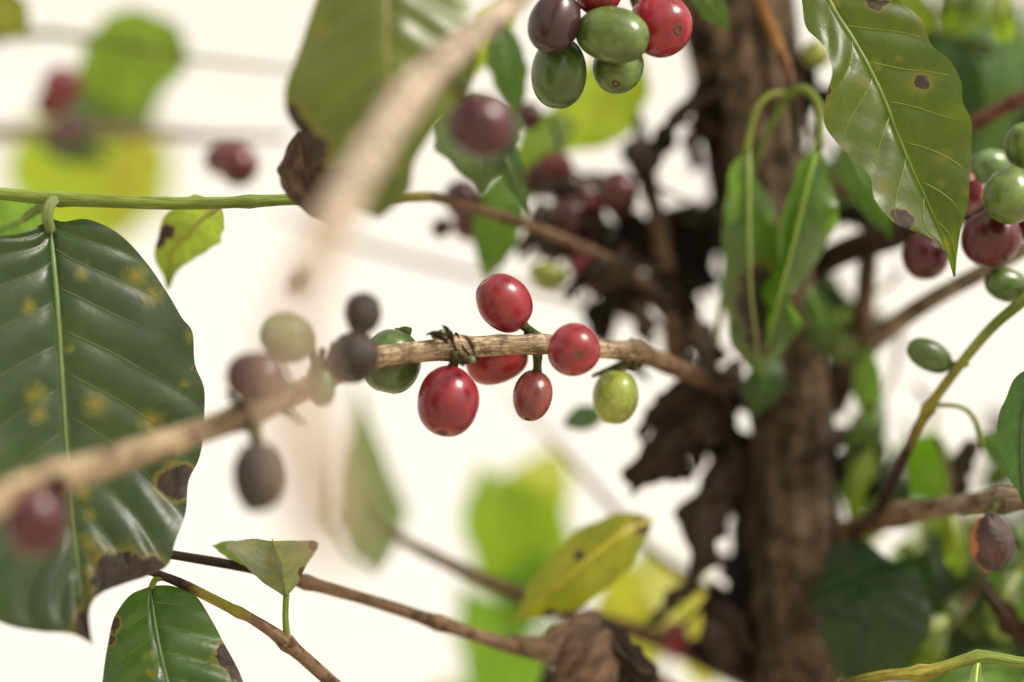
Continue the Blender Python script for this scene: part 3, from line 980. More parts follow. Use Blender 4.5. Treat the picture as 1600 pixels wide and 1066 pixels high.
# dried berries crowded on the stems behind
rb = random.Random(3)
for k in range(16):
    x, y = rb.gauss(925, 42), rb.gauss(330, 45)
    c = [(.05, .012, .014), (.02, .013, .013), (.09, .012, .018)][k % 3]
    cherry(tree, x, y, rb.uniform(.465, .5), rb.uniform(34, 56), rb.uniform(40, 62), (rb.uniform(-1, 1), rb.uniform(-1, .4), rb.uniform(0, 1)), c, 1, dry=(k % 2 == 0))
for k in range(9):
    x, y, zz, a = rb.gauss(930, 60), rb.gauss(320, 60), rb.uniform(.47, .5), rb.uniform(0, 3.1)
    branch(tree, [(x, y, zz, 4, DBROWN), (x + 45 * math.cos(a) + 6, y + 45 * math.sin(a), zz - .004, 3.6, DBROWN), (x + 100 * math.cos(a), y + 100 * math.sin(a), zz, 2.5, BROWN)], name='twig', sides=7, n=14, seed=k)

# ---- leaves in focus
# big left leaf
def pts3(l, z0, z1, dz=0.0):
    n = len(l)
    return np.array([P(x, y, z0 + (z1 - z0) * i / (n - 1) + dz * math.sin(math.pi * i / (n - 1))) for i, (x, y) in enumerate(l)])


Lm = [(78, 340), (84, 400), (90, 470), (97, 580), (104, 690), (112, 790), (122, 880), (132, 950), (143, 1006)]
Lr = [(78, 340), (98, 347), (135, 345), (185, 368), (228, 405), (262, 455), (284, 497), (300, 520), (304, 570), (318, 610), (317, 670), (312, 715), (296, 750), (291, 800), (272, 850), (262, 885), (232, 902), (196, 912), (160, 926), (140, 950), (143, 1006)]
Ll = [(78, 340), (62, 352), (30, 366), (-30, 376), (-90, 420), (-130, 500), (-150, 600), (-148, 700), (-128, 790), (-90, 870), (-50, 935), (0, 972), (60, 984), (110, 990), (143, 1006)]
surf_leaf(tree, pts3(Lm, .398, .370, .003), pts3(Ll, .398, .370, -.009), pts3(Lr, .398, .370, .013), DARK, .12, n=110, m=24, quilt=.0023, wave=.0015, nv=10, slant=2.2, rust=[(212, 432, 24), (240, 462, 20), (128, 428, 14), (150, 632, 26), (58, 618, 22), (60, 650, 18), (235, 660, 24), (46, 480, 16), (108, 545, 10), (297, 525, 14), (130, 770, 18), (140, 805, 14), (140, 850, 20), (165, 875, 14), (40, 740, 16), (290, 600, 10), (280, 700, 14)], veins=True, rib_r=7, seed=3,
          necro=[(272, 755, 26), (285, 742, 18), (190, 912, 50), (235, 900, 30), (140, 975, 26), (305, 575, 6)], label='large dark glossy leaf with rust spots and brown tip on the left', ribcol=(.12, .19, .055))
petiole(tree, [(92, 309, .397, 10), (78, 320, .394, 9), (74, 340, .394, 9), (79, 362, .396, 8)], (.17, .23, .09))
# top right leaf
Rm = [(1272, -60), (1295, 0), (1340, 72), (1380, 150), (1420, 250), (1458, 332), (1480, 385), (1493, 432)]
Rl = [(1272, -60), (1250, -30), (1255, 12), (1262, 42), (1284, 68), (1297, 112), (1290, 150), (1288, 190), (1308, 222), (1338, 252), (1360, 276), (1364, 310), (1378, 334), (1400, 352), (1432, 362), (1463, 376), (1480, 402), (1493, 432)]
Rr = [(1272, -60), (1330, -45), (1400, -5), (1440, 28), (1456, 70), (1486, 96), (1500, 130), (1501, 162), (1518, 192), (1521, 238), (1515, 282), (1511, 320), (1501, 358), (1495, 398), (1493, 432)]
surf_leaf(tree, pts3(Rm, .402, .396), pts3(Rl, .402, .396, -.005), pts3(Rr, .402, .396, -.003), (.052, .088, .010), .3, n=90, m=22, quilt=.0014, wave=.0015, nv=8, slant=1.3, rust=[(1440, 129, 26), (1455, 40, 30), (1440, 20, 16), (1368, 98, 10), (1405, 92, 9), (1472, 285, 10), (1380, 290, 18), (1320, 230, 12), (1475, 245, 16), (1350, 130, 14), (1510, 300, 12), (1480, 380, 14), (1290, 165, 14)], veins=True, rib_r=7, seed=9,
          necro=[(1440, 129, 13), (1412, 345, 17), (1400, 335, 9), (1291, 140, 9), (1440, 22, 7), (1370, -2, 18), (1478, 395, 6)], label='sharp glossy green leaf with a brown spot at upper right', ribcol=(.16, .22, .05))
petiole(tree, [(1180, -190, .46, 7), (1235, -130, .42, 7), (1272, -60, .397, 7)], (.17, .22, .06))
# bottom left leaf
Bm = [(236, 915), (238, 950), (246, 1000), (262, 1070), (282, 1150), (300, 1240)]
Bl = [(236, 915), (205, 930), (182, 960), (170, 1000), (160, 1060), (166, 1120), (220, 1190), (300, 1240)]
Br = [(236, 915), (270, 915), (305, 932), (330, 968), (350, 1005), (378, 1060), (392, 1120), (360, 1190), (300, 1240)]
surf_leaf(tree, pts3(Bm, .400, .385), pts3(Bl, .4, .385, .001), pts3(Br, .4, .385, .005), (.026, .06, .024), .15, n=60, m=16, quilt=.0022, wave=.0012, nv=8, slant=1.2, veins=True, rib_r=6, seed=15,
          necro=[(355, 1025, 20), (372, 1050, 17), (176, 975, 12), (171, 1000, 9)], label='dark green leaf hanging from the bottom left twig')
petiole(tree, [(262, 903, .4, 5), (244, 905, .4, 5), (236, 920, .4, 5)])
# small folded leaf on the lower twig
Fm = [(447, 934), (440, 905), (434, 880), (428, 858), (424, 846)]
surf_leaf(tree, pts3(Fm, .402, .398), np.array([P(447, 934, .402), P(405, 905, .396), P(372, 872, .392), P(352, 852, .392), P(390, 842, .396), P(424, 846, .398)]),
          np.array([P(447, 934, .402), P(466, 910, .397), P(478, 885, .392), P(497, 850, .388), P(460, 845, .394), P(424, 846, .398)]), (.10, .115, .125), 0, n=30, m=8, quilt=.0016, nv=5, rib_r=5, seed=21, necro=[(492, 852, 11), (474, 895, 9)],
          label='small pale folded leaf on the lower left twig')
petiole(tree, [(449, 1000, .402, 6), (446, 965, .402, 5), (447, 930, .402, 5)])
leaf(tree, [(400, 885, .405), (370, 862, .408), (330, 852, .413)], 30, BRI, seed=22, n=16, m=5)
# pair of hanging leaves before the trunk
surf_leaf(tree, PP([(1168, 232, .438), (1170, 300, .436), (1172, 400, .438), (1178, 500, .442), (1190, 592, .445)]),
          PP([(1168, 232, .438), (1142, 270, .446), (1130, 340, .452), (1132, 420, .447), (1136, 500, .453), (1158, 560, .446), (1190, 592, .445)]),
          PP([(1168, 232, .438), (1188, 280, .442), (1210, 330, .45), (1216, 390, .446), (1206, 450, .454), (1212, 520, .446), (1190, 592, .445)]), (.08, .14, .05), .1, n=50, m=10, quilt=.0012, wave=.0048, nv=9, seed=31,
          necro=[(1188, 480, 38), (1184, 445, 30), (1195, 525, 30), (1150, 570, 16)], label='left of two limp leaves hanging before the trunk')
surf_leaf(tree, PP([(1278, 225, .436), (1262, 290, .434), (1240, 380, .436), (1215, 470, .44), (1192, 572, .445)]),
          PP([(1278, 225, .436), (1246, 262, .442), (1228, 320, .447), (1212, 400, .45), (1196, 470, .45), (1184, 530, .45), (1192, 572, .445)]),
          PP([(1278, 225, .436), (1296, 262, .442), (1304, 320, .446), (1298, 380, .45), (1262, 428, .447), (1248, 460, .444), (1254, 500, .446), (1226, 545, .448), (1192, 572, .445)]), (.07, .14, .03), .1, n=50, m=10, quilt=.001, wave=.005, nv=9, seed=33,
          label='right of two limp leaves hanging before the trunk')
petiole(tree, [(1232, 150, .446, 7), (1205, 148, .443, 5), (1180, 175, .44, 5), (1166, 240, .438, 6)], (.17, .22, .045))
petiole(tree, [(1228, 150, .446, 7), (1258, 140, .44, 7.5), (1279, 170, .437, 7), (1279, 235, .436, 7)], (.15, .21, .04))
petiole(tree, [(1232, 150, .446, 8), (1205, 195, .445, 6), (1178, 260, .446, 6), (1140, 400, .458, 5), (1118, 540, .462, 5)], (.13, .18, .04), name='twig')

# ---- blurred leaves of the tree
# big leaf behind the near branch
surf_leaf(tree, PP([(600, -120, .36), (602, -20, .352), (604, 100, .348), (602, 220, .348), (592, 342, .352)]),
          PP([(600, -120, .36), (530, -70, .36), (490, 10, .358), (462, 90, .356), (446, 165, .356), (470, 215, .358), (500, 262, .358), (530, 310, .356), (592, 342, .352)]),
          PP([(600, -120, .36), (690, -60, .36), (742, 20, .358), (746, 100, .356), (722, 160, .354), (680, 200, .352), (650, 250, .352), (640, 300, .352), (592, 342, .352)]), (.075, .10, .034), .5, n=50, m=12, quilt=.002, wave=.0012, nv=8, seed=41,
          necro=[(452, 190, 26), (480, 235, 34), (505, 285, 34), (525, 325, 26), (590, 195, 12)], label='big blurred green leaf with a brown edge behind the near branch')
leaf(tree, [(462, 205, .385), (480, 250, .384), (500, 300, .384), (520, 350, .386)], 100, (0.10, 0.07, 0.05), mat=M_DEAD, crumple=.001, seed=43, rib=False, name='dead_leaf')
petiole(tree, [(690, -110, .395, 7), (640, -125, .385, 7), (600, -118, .37, 7)])
# leaf behind the shoot on the left
leaf(tree, [(345, 320, .405), (310, 348, .42), (270, 395, .428), (262, 455, .432)], 92, (.10, .135, .03), .1, rollL=.3, rollR=.3, seed=45, necro=[(228, 382, 16), (245, 375, 14), (262, 362, 12)], label='small backlit leaf with a black edge under the shoot')
leaf(tree, [(70, 322, .405), (30, 345, .42), (-30, 370, .43), (-120, 420, .44)], 90, (.055, .11, .02), seed=46)
petiole(tree, [(90, 312, .4, 7), (70, 318, .403, 7), (40, 340, .415, 6)])
# leaves in the middle
for a in [([(775, 30, .455), (790, 90, .452), (800, 140, .452), (806, 190, .455)], 60, MIDG, 0, {}),
          ([(740, 150, .45), (745, 210, .435), (752, 260, .43), (752, 300, .435)], 140, (.06, .10, .06), 0, {}),
          ([(770, 200, .44), (790, 245, .43), (808, 290, .428), (828, 338, .43)], 44, (.05, .095, .05), 0, {'rollL': .5}),
          ([(985, 60, .50), (950, 150, .50), (895, 195, .498), (830, 230, .497)], 120, YEL, .1, {}),
          ([(900, 190, .495), (860, 210, .49), (835, 260, .488), (815, 330, .49)], 80, BRI, 0, {}),
          ([(800, 260, .48), (785, 320, .476), (772, 380, .475), (758, 445, .48)], 78, (.055, .115, .016), 0, {}),
          ([(880, 665, .47), (905, 655, .47), (925, 650, .472), (950, 640, .475)], 40, (.03, .07, .05), 0, {}),
          ([(1090, -30, .43), (1105, 0, .428), (1122, 22, .428), (1140, 48, .43)], 44, MIDG, 0, {}),
          ([(700, 120, .47), (712, 100, .47), (760, 60, .47), (800, 0, .475)], 70, YEL, 0, {}),
          ([(1215, 560, .465), (1200, 590, .462), (1185, 620, .462), (1176, 655, .465)], 62, (.03, .085, .018), 0, {}),
          ([(1262, 450, .465), (1280, 490, .462), (1292, 530, .462), (1300, 570, .465)], 46, (.05, .12, .02), 0, {}),
          ([(1358, 545, .47), (1354, 580, .468), (1356, 620, .468), (1362, 668, .47)], 44, (.075, .16, .022), 0, {'necro': [(1358, 636, 8)]}),
          ([(1320, 210, .46), (1340, 260, .455), (1365, 310, .452), (1392, 375, .455)], 60, (.05, .12, .018), 0, {}),
          # right part
          ([(1420, 60, .50), (1450, 110, .49), (1465, 190, .49), (1470, 290, .49)], 150, (.02, .055, .014), .2, {}),
          ([(1560, 30, .50), (1545, 110, .49), (1540, 200, .49), (1545, 270, .49)], 120, (.04, .085, .04), .2, {}),
          ([(1600, 40, .54), (1560, 60, .54), (1510, 60, .54), (1470, 50, .54)], 90, (.08, .13, .03), .2, {}),
          ([(1410, 240, .50), (1430, 290, .49), (1440, 340, .49), (1442, 390, .49)], 90, (.025, .06, .014), 0, {}),
          ([(1400, 700, .50), (1430, 720, .49), (1460, 750, .485), (1490, 790, .485)], 100, (.075, .17, .012), 0, {}),
          ([(1640, 560, .39), (1608, 620, .392), (1596, 690, .394), (1600, 790, .396)], 86, (.022, .055, .03), 0, {'rollL': .5}),
          ([(1530, 680, .46), (1560, 700, .455), (1580, 720, .455), (1600, 760, .46)], 50, MIDG, 0, {}),
          ([(1336, 838, .462), (1340, 900, .455), (1362, 960, .445), (1330, 1100, .45)], 178, (.010, .030, .011), .15, {'quilt': .0034, 'rollL': .35, 'label': 'dark green leaf hanging low in front of the trunk foot'}),
          ([(1450, 830, .50), (1470, 900, .49), (1490, 980, .485), (1500, 1090, .485)], 190, (.010, .028, .006), .0, {}),
          ([(1600, 820, .47), (1590, 880, .46), (1585, 930, .46), (1590, 990, .46)], 90, (.05, .11, .02), 0, {}),
          ([(1530, 1027, .4), (1526, 1050, .397), (1524, 1100, .392), (1530, 1180, .39)], 22, (.11, .18, .04), 0, {}),
          ([(1330, 820, .475), (1338, 770, .472), (1350, 730, .472), (1366, 690, .475)], 34, (.10, .16, .02), 0, {}),
          ([(1560, 1000, .5), (1500, 1010, .495), (1440, 1030, .49), (1380, 1070, .49)], 120, (.014, .04, .01), 0, {}),
          ([(1600, 1090, .47), (1560, 1060, .465), (1500, 1070, .46), (1440, 1100, .46)], 80, (.05, .12, .015), 0, {}),
          # blurred lower middle
          ([(584, 890, .53), (574, 800, .62), (562, 720, .66), (556, 590, .68)], 124, (.05, .10, .02), 0, {'label': 'upright blurred green leaf at the end of the lower twig'}),
          ([(1018, 812, .452), (965, 838, .446), (890, 900, .444), (796, 976, .448)], 112, (.15, .17, .014), .6, {'rollL': .6, 'rollR': .3, 'necro': [(1004, 822, 14), (905, 868, 9), (860, 960, 10)], 'label': 'yellow green leaf slanting above the dead brown leaf'}),
          ]:
    kw = dict(a[4])
    leaf(tree, a[0], a[1], a[2], a[3], seed=int(a[0][0][0] + a[0][1][1]), wave=.0012, n=34, m=8, **kw)

# ---- dead leaves
DL = [([(1000, 250, .49), (1020, 235, .487), (1040, 225, .487), (1060, 212, .49)], 40, (.02, .015, .013)),
      ([(1010, 330, .49), (1005, 290, .487), (1010, 260, .487), (1030, 230, .49)], 60, (.02, .015, .013)),
      ([(960, 330, .495), (1000, 370, .49), (1040, 410, .49), (1080, 470, .495)], 110, (.025, .018, .015)),
      ([(1080, 380, .5), (1040, 430, .495), (990, 470, .492), (930, 510, .495)], 130, (.022, .016, .014)),
      ([(1100, 420, .505), (1060, 480, .5), (1010, 500, .5), (960, 540, .5)], 110, (.025, .018, .015)),
      ([(1130, 330, .51), (1090, 360, .505), (1050, 350, .505), (1000, 330, .505)], 100, (.03, .02, .016)),
      ([(850, 270, .49), (880, 300, .488), (900, 330, .488), (940, 350, .49)], 70, (.022, .014, .013)),
      ([(880, 250, .5), (900, 280, .5), (930, 290, .5), (980, 280, .5)], 50, (.022, .014, .013)),
      ([(1120, 600, .47), (1090, 640, .465), (1040, 690, .463), (968, 778, .465)], 120, (.055, .04, .032)),
      ([(1130, 640, .475), (1110, 700, .47), (1080, 740, .468), (1040, 770, .47)], 120, (.035, .025, .02)),
      ([(1150, 700, .475), (1120, 780, .468), (1090, 860, .466), (1075, 930, .47)], 110, (.07, .05, .04)),
      ([(1165, 720, .48), (1140, 800, .475), (1125, 900, .473), (1120, 1000, .475)], 90, (.03, .021, .018)),
      ([(1110, 900, .48), (1130, 960, .475), (1150, 1010, .475), (1160, 1090, .478)], 120, (.02, .015, .013)),
      ([(1100, 1000, .48), (1120, 1030, .475), (1150, 1060, .475), (1190, 1100, .478)], 120, (.018, .014, .012)),
      ([(1120, 600, .465), (1085, 615, .46), (1050, 630, .46), (1015, 655, .462)], 60, (.05, .035, .028)),
      ([(1140, 590, .468), (1120, 640, .464), (1105, 670, .464), (1080, 700, .466)], 90, (.03, .02, .017)),
      ([(1160, 560, .46), (1140, 590, .456), (1110, 600, .456), (1075, 600, .46)], 50, (.06, .045, .035)),
      ([(960, 965, .445), (905, 985, .435), (850, 1010, .432), (798, 1000, .436)], 90, (.30, .20, .13)),
      ([(940, 970, .44), (930, 1010, .433), (900, 1050, .432), (850, 1090, .436)], 150, (.24, .15, .10)),
      ([(945, 975, .435), (965, 1010, .432), (985, 1045, .433), (1020, 1090, .436)], 80, (.05, .036, .03)),
      ([(880, 1060, .44), (920, 1050, .437), (970, 1060, .437), (1030, 1080, .44)], 80, (.02, .015, .013)),
      ([(1530, 690, .47), (1515, 720, .468), (1500, 760, .468), (1492, 800, .47)], 80, (.045, .028, .022)),
      ([(1560, 900, .44), (1575, 940, .438), (1590, 970, .438), (1620, 1020, .44)], 50, (.07, .035, .018)),
      ([(1300, 760, .485), (1330, 720, .48), (1360, 710, .48), (1390, 730, .485)], 70, (.03, .022, .018)),
      ([(1390, 720, .47), (1385, 750, .468), (1370, 780, .468), (1345, 800, .47)], 50, (.02, .016, .014)),
      ([(1070, 30, .50), (1090, 70, .495), (1110, 90, .495), (1130, 120, .5)], 70, (.03, .022, .018)),
      ([(1230, 110, .485), (1225, 160, .482), (1215, 200, .482), (1200, 260, .485)], 80, (.016, .012, .011)),
      ([(1290, 340, .49), (1320, 350, .487), (1345, 345, .487), (1380, 360, .49)], 60, (.02, .015, .013)),
      ([(1175, 850, .485), (1150, 900, .483), (1140, 930, .483), (1120, 960, .485)], 60, (.016, .012, .011))]
DL += [([(1100, 330, .515), (1080, 420, .51), (1060, 500, .51), (1090, 580, .515)], 120, (.022, .016, .014)),
       ([(1000, 420, .5), (960, 460, .498), (940, 500, .498), (950, 560, .5)], 100, (.026, .019, .016)),
       ([(1060, 380, .497), (1000, 400, .495), (950, 400, .495), (920, 440, .498)], 90, (.03, .02, .017)),
       ([(1150, 780, .5), (1165, 850, .5), (1160, 920, .5), (1175, 1010, .5)], 80, (.014, .011, .01)),
       ([(1120, 60, .485), (1135, 130, .482), (1120, 200, .482), (1135, 280, .485)], 60, (.022, .016, .014)),
       ([(1250, 60, .48), (1262, 120, .478), (1258, 180, .478), (1270, 240, .48)], 60, (.014, .011, .01)),
       ([(1110, 640, .48), (1150, 700, .478), (1170, 740, .478), (1165, 800, .48)], 90, (.03, .022, .018))]
for k, (md, w, c) in enumerate(DL):
    if k in (3, 4, 9, 11, 13):
        continue
    dead(tree, md, w, tuple(x * 1.15 for x in c), .0026, seed=70 + k, rib=True, ribcol=(.06, .045, .034), rib_r=1.6)

# tangle of small dead leaves and twigs left of the trunk
ra = random.Random(11)
for (cx, cy, sx, sy, cnt) in [(1015, 430, 75, 95, 13), (1105, 830, 45, 170, 13), (885, 310, 50, 45, 5), (1110, 170, 35, 110, 7), (1075, 640, 55, 45, 7), (940, 1040, 90, 40, 5), (1300, 720, 45, 60, 3), (1245, 170, 25, 70, 3)]:
    for k in range(cnt):
        x, y = cx + ra.uniform(-1, 1) * sx, cy + ra.uniform(-1, 1) * sy
        a, ln = ra.uniform(.5, 2.6), ra.uniform(55, 115)
        dx, dy, zz = math.cos(a) * ln, math.sin(a) * ln, ra.uniform(.462, .505)
        bend = ra.uniform(-18, 18)
        b = ra.random() ** 1.6
        c = tuple(p * (1 - b) + q * b for p, q in zip((.016, .012, .010), (.15, .105, .075)))
        dead(tree, [(x, y, zz), (x + dx * .35 + bend, y + dy * .35, zz - .004), (x + dx * .7 + bend, y + dy * .7, zz - .004), (x + dx, y + dy, zz)], ra.uniform(32, 62), c, .0026, seed=300 + int(x) + k, rib=True, ribcol=(.06, .045, .034), rib_r=1.3, n=24, m=7,
             rollL=ra.uniform(-.7, .8), rollR=ra.uniform(-.7, .8))
    for k in range(max(1, cnt // 4)):
        x, y = cx + ra.uniform(-1, 1) * sx, cy + ra.uniform(-1, 1) * sy
        zz = ra.uniform(.465, .5)
        a = ra.uniform(.3, 2.8)
        branch(tree, [(x, y, zz, 5, DBROWN), (x + math.cos(a) * 50 + 8, y + math.sin(a) * 50, zz - .004, 4.5, DBROWN), (x + math.cos(a) * 110, y + math.sin(a) * 110, zz, 3, BROWN)], name='twig', sides=8, n=16, seed=int(x))

# smaller leaves and stems of the tree on its right side
ra = random.Random(77)
for (cx, cy, sx, sy, cnt) in [(1480, 930, 130, 110, 20), (1340, 720, 50, 60, 3), (1440, 730, 60, 40, 3), (1500, 90, 90, 90, 5), (1330, 470, 40, 70, 2)]:
    for k in range(cnt):
        x, y = cx + ra.uniform(-1, 1) * sx, cy + ra.uniform(-1, 1) * sy
        a, ln = ra.uniform(.3, 2.8), ra.uniform(70, 140)
        dx, dy, bend, zz = math.cos(a) * ln, math.sin(a) * ln, ra.uniform(-22, 22), ra.uniform(.455, .53)
        b = ra.random() ** 1.8
        c = tuple(p * (1 - b) + q * b for p, q in zip((.010, .026, .007), (.11, .17, .02)))
        x, y = x - dx / 2, y - dy / 2
        leaf(tree, [(x, y, zz), (x + dx * .35 + bend, y + dy * .35, zz - .006), (x + dx * .7 + bend, y + dy * .7, zz - .005), (x + dx, y + dy, zz + .006)], ln * ra.uniform(.34, .5), c, .2, rollL=ra.uniform(-.4, .6), rollR=ra.uniform(-.4, .6), seed=900 + int(x) + k, wave=.0014, n=24, m=7)
        if k % 2 == 0:
            branch(tree, [(x, y, zz, 4, GREEN, .3), (x - dx * .3 + 10, y - dy * .3, zz + .003, 4, BROWN), (x - dx * .8, y - dy * .8, zz + .008, 5, DBROWN)], name='twig', sides=7, n=14, seed=k)

# ------------------------------------------------------------------ other coffee shrubs behind
def shrub(loc, label, stem):
    e = thing('coffee_shrub', loc, label, 'shrub', 'blurred coffee shrubs behind the tree')
    s = cr(np.array(stem), 60)
    V, F, UV = tube(s[:, :3], s[:, 3], 16, .1, 150, 6)
    o = mesh_obj('trunk', V, F, M_TRUNK, UV, {'tint': np.tile(np.array(BROWN), (len(V), 1)), 'woody': np.ones(len(V))})
    adopt(o, e)
    return e


# left shrub
lx = P(-330, 533, .60)
lsh = shrub((lx[0], lx[1], 0), 'blurred coffee shrub at far left with yellow green leaves and red cherries', [(lx[0], lx[1], 0, .02), (lx[0] + .01, lx[1], .7, .015), (lx[0], lx[1] + .01, 1.3, .009), (lx[0] - .01, lx[1], 1.6, .003)])
branch(lsh, [(-325, 260, .60, 14, GREY), (-100, 216, .58, 12, GREY), (100, 204, .565, 11, GREY), (240, 208, .56, 9, GREY), (330, 214, .555, 7, GREY), (450, 214, .55, 4, GREY)], seed=31)
branch(lsh, [(-328, 150, .60, 10, GREY), (0, 60, .55, 7, GREEN), (150, 62, .54, 6, GREEN), (290, 90, .53, 4, GREEN), (460, 110, .52, 3, GREEN)], seed=32)
for a in [([(296, 98, .57), (240, 88, .565), (180, 105, .565), (110, 125, .57)], 155, BRI, .1), ([(250, 130, .62), (200, 150, .61), (150, 175, .61), (100, 220, .62)], 130, (.06, .10, .045), 0),
          ([(190, 150, .76), (160, 230, .75), (130, 300, .75), (110, 420, .76)], 250, YEL, 0), ([(230, 170, .74), (215, 240, .74), (190, 310, .74), (170, 380, .75)], 90, (.26, .27, .07), 0),
          ([(-60, -20, .52), (-20, 10, .515), (15, 30, .515), (48, 66, .52)], 90, (.12, .14, .035), .4), ([(60, 220, .6), (110, 235, .59), (140, 240, .59), (170, 255, .6)], 44, (.03, .06, .03), 0),
          ([(-60, 150, .7), (-100, 250, .7), (-130, 350, .7), (-150, 460, .7)], 130, MIDG, .1), ([(-120, 20, .6), (-170, 60, .6), (-210, 120, .6), (-230, 200, .6)], 120, MIDG, .1)]:
    leaf(lsh, a[0], a[1], a[2], a[3], seed=int(abs(a[0][0][0]) + abs(a[0][2][1])), wave=.001, n=30, m=7)
for (px, py, z, w, l, tip, c) in [(98, 134, .545, 60, 64, (-.2, .5, .6), (.20, .016, .028)), (82, 160, .55, 48, 56, (-.4, -.4, .6), (.16, .014, .024)), (100, 208, .56, 40, 46, (.1, -.8, .3), (.10, .02, .03)), (120, 190, .57, 44, 44, (.4, -.4, .6), (.06, .05, .03))]:
    cherry(lsh, px, py, z, w, l, tip, c, int(px) % 3)

# lower middle shrub
mx = P(900, 533, .68)
msh = shrub((mx[0], mx[1], 0), 'blurred yellow green coffee shrub low in the middle background', [(mx[0], mx[1], 0, .018), (mx[0] + .01, mx[1], .6, .012), (*P(900, 1180, .68), .008), (*P(903, 1090, .68), .003)])
for a in [([(860, 930, .64), (820, 860, .62), (775, 790, .62), (745, 722, .63)], 165, (.15, .24, .025), .1), ([(870, 700, .64), (845, 760, .63), (800, 820, .63), (750, 880, .64)], 110, (.22, .27, .035), 0),
          ([(840, 1120, .64), (800, 1060, .62), (760, 980, .62), (715, 905, .63)], 130, (.10, .20, .02), .1), ([(820, 860, .63), (830, 900, .62), (820, 950, .62), (800, 1000, .63)], 90, (.06, .15, .01), 0),
          ([(1060, 900, .56), (1010, 930, .55), (985, 990, .55), (970, 1080, .555)], 130, (.27, .29, .06), 0), ([(1080, 890, .57), (1085, 950, .56), (1095, 1010, .56), (1110, 1090, .565)], 100, (.28, .30, .09), 0),
          ([(1000, 860, .57), (1030, 900, .565), (1045, 930, .565), (1060, 980, .57)], 70, (.12, .22, .03), 0), ([(760, 1100, .66), (720, 1120, .65), (690, 1160, .65), (640, 1220, .66)], 130, BRI, 0)]:
    leaf(msh, a[0], a[1], a[2], a[3], seed=int(abs(a[0][0][0]) + abs(a[0][2][1])), wave=.001, n=30, m=7)
for (p) in [[(900, 1150, .68, 10, BROWN), (870, 1000, .66, 7, GREEN), (850, 900, .65, 5, GREEN), (868, 700, .64, 3, GREEN)], [(905, 1160, .68, 10, BROWN), (1000, 1100, .62, 7, GREEN), (1060, 960, .58, 5, GREEN), (1070, 880, .57, 3, GREEN)]]:
    branch(msh, p, seed=33)

# right shrub
rx = P(1760, 533, .72)
rsh = shrub((rx[0], rx[1], 0), 'blurred dark green coffee shrub behind the right edge', [(rx[0], rx[1], 0, .02), (rx[0] - .01, rx[1], .7, .015), (rx[0], rx[1], 1.2, .01), (rx[0], rx[1], 1.55, .003)])
branch(rsh, [(1750, 980, .72, 12, GREY), (1620, 930, .66, 10, GREY), (1500, 960, .62, 8, GREY), (1400, 1000, .6, 4, GREY)], seed=34)
branch(rsh, [(1760, 30, .72, 10, GREY), (1640, 0, .66, 8, GREY), (1540, 10, .62, 6, GREY), (1440, -30, .6, 4, GREY)], seed=35)
for a in [([(1640, 860, .6), (1600, 900, .59), (1560, 960, .59), (1530, 1050, .6)], 150, (.008, .022, .005)), ([(1500, 800, .58), (1480, 860, .57), (1450, 930, .57), (1440, 1000, .58)], 100, (.008, .022, .005)),
          ([(1620, 980, .6), (1560, 1000, .59), (1500, 1040, .59), (1430, 1100, .6)], 140, (.016, .04, .006)), ([(1660, 0, .62), (1610, 60, .61), (1580, 130, .61), (1560, 220, .62)], 120, (.05, .10, .03)),
          ([(1560, -60, .6), (1520, -10, .59), (1490, 40, .59), (1470, 100, .6)], 90, (.09, .14, .04)), ([(1700, 100, .64), (1650, 160, .63), (1620, 230, .63), (1610, 300, .64)], 110, MIDG)]:
    leaf(rsh, a[0], a[1], a[2], 0.1, seed=int(abs(a[0][0][0]) + abs(a[0][2][1])), wave=.001, n=30, m=7)

for a in [([(1660, 900, .56), (1600, 930, .55), (1550, 980, .55), (1500, 1080, .56)], 190, (.009, .025, .006)), ([(1440, 860, .56), (1480, 900, .55), (1530, 930, .55), (1600, 960, .56)], 150, (.009, .026, .006)),
          ([(1480, 820, .6), (1530, 850, .59), (1570, 880, .59), (1640, 930, .6)], 150, (.009, .025, .006)), ([(1420, 900, .6), (1410, 960, .59), (1430, 1020, .59), (1450, 1100, .6)], 150, (.009, .025, .006)),
          ([(1590, 820, .52), (1570, 870, .51), (1540, 900, .51), (1500, 960, .52)], 90, (.009, .025, .006))]:
    leaf(rsh, a[0], a[1], a[2], 0.1, seed=int(abs(a[0][0][0]) + abs(a[0][2][1])) + 3, wave=.001, n=30, m=7)

ra = random.Random(23)
for (cx, cy, sx, sy, cnt, z0, z1) in [(1510, 940, 120, 110, 9, .50, .66), (1510, 130, 110, 140, 11, .50, .66), (1400, 760, 60, 50, 1, .50, .6), (1330, 330, 40, 120, 3, .52, .6), (1590, 760, 30, 60, 3, .5, .6), (1310, 540, 30, 60, 3, .52, .58)]:
    for k in range(cnt):
        x, y = cx + ra.uniform(-1, 1) * sx, cy + ra.uniform(-1, 1) * sy
        a, ln = ra.uniform(.2, 2.9), ra.uniform(110, 220)
        zz = ra.uniform(z0, z1)
        dx, dy, bend = math.cos(a) * ln, math.sin(a) * ln, ra.uniform(-25, 25)
        b = ra.random() ** 3
        c = tuple(p * (1 - b) + q * b for p, q in zip((.006, .016, .004), (.06, .11, .015)))
        x, y = x - dx / 2, y - dy / 2
        leaf(rsh, [(x, y, zz), (x + dx * .35 + bend, y + dy * .35, zz - .008), (x + dx * .7 + bend, y + dy * .7, zz - .006), (x + dx, y + dy, zz + .01)], ln * ra.uniform(.34, .46), c, .15, rollL=ra.uniform(-.3, .5), rollR=ra.uniform(-.3, .5), seed=500 + int(x) + k, wave=.0014, n=26, m=7)

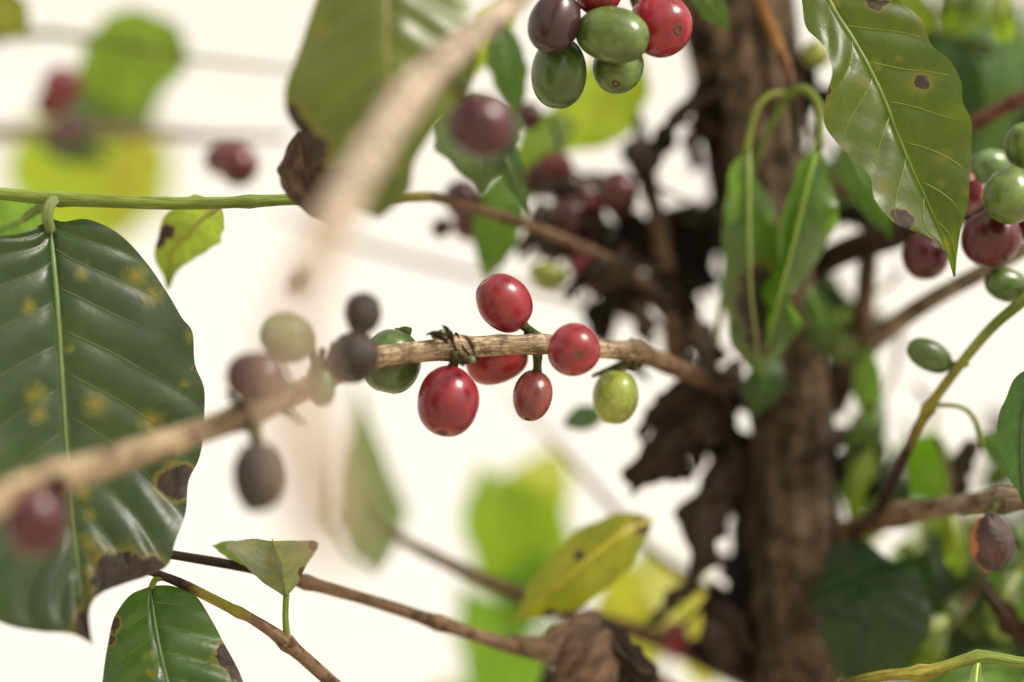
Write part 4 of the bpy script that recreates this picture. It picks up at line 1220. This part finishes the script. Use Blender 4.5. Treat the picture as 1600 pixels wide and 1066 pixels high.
# ------------------------------------------------------------------ the rest of the tree's crown, above and beside the frame
rr = random.Random(5)
src = []
for k in range(4):
    q = leaf(tree, [(1700, -300 - 40 * k, .55), (1735, -250 - 40 * k, .553), (1790, -190 - 40 * k, .556), (1870, -100 - 40 * k, .57)], 100 + 10 * k, [(.03, .07, .02), (.04, .085, .022), (.028, .06, .02), (.05, .09, .02)][k], .2, seed=200 + k, wave=.0016, n=26, m=6)
    src.append((q, Vector(P(1700, -300 - 40 * k, .55))))
ax0 = (Vector(P(1870, -100, .57)) - Vector(P(1700, -300, .55))).normalized()


def place_leaf(k, at, direction, roll):
    q, org = src[k]
    rot = ax0.rotation_difference(direction.normalized()).to_matrix().to_4x4()
    Mx = Matrix.Translation(at) @ Matrix.Rotation(roll, 4, direction) @ rot @ Matrix.Translation(-org)
    o = q.copy()
    COL.objects.link(o)
    o.matrix_parent_inverse = WORLD[tree.name].inverted()
    o.matrix_basis = Mx
    for ch in q.children:
        c = ch.copy()
        COL.objects.link(c)
        c.parent = o
        c.matrix_parent_inverse = Matrix.Identity(4)


for k in range(13):
    zz = CAM_H + .40 + .035 * k
    az = [0.3, 2.6, -0.5, 1.2, 0.0, 2.0, 0.8, 3.0, -0.3, 1.6, .5, 2.3, -.7][k]     # 0 = right, pi/2 = away from the camera
    t = np.interp(zz, TRUNK_LINE[:, 2], TRUNK_LINE[:, 0])
    st = Vector((float(t), float(np.interp(zz, TRUNK_LINE[:, 2], TRUNK_LINE[:, 1])), zz))
    ln = rr.uniform(.2, .3)
    d = Vector((math.cos(az), math.sin(az), .25))
    pp = [st + d * ln * u + Vector((0, 0, -.10 * u * u)) for u in np.linspace(0, 1, 6)]
    arr = np.array([tuple(p) for p in pp])
    c = cr(arr, 40)
    V, F, UV = tube(c, np.linspace(.004, .0015, 40), 10, .06, 300, k)
    o = mesh_obj('branch', V, F, M_TWIG, UV, {'tint': np.tile(np.array(GREY), (len(V), 1)), 'woody': np.ones(len(V))})
    adopt(o, tree)
    for u in (10, 17, 24, 31, 38):
        for sg in (-1, 1):
            dd = Vector(c[u] - c[u - 2]).normalized()
            sidev = Vector((-dd.y, dd.x, 0)).normalized() * sg
            if rr.random() < .12:
                continue
            place_leaf(rr.randrange(4), Vector(c[u]), dd * .5 + sidev + Vector((0, 0, rr.uniform(-.15, .2))), rr.uniform(0, 6.28))
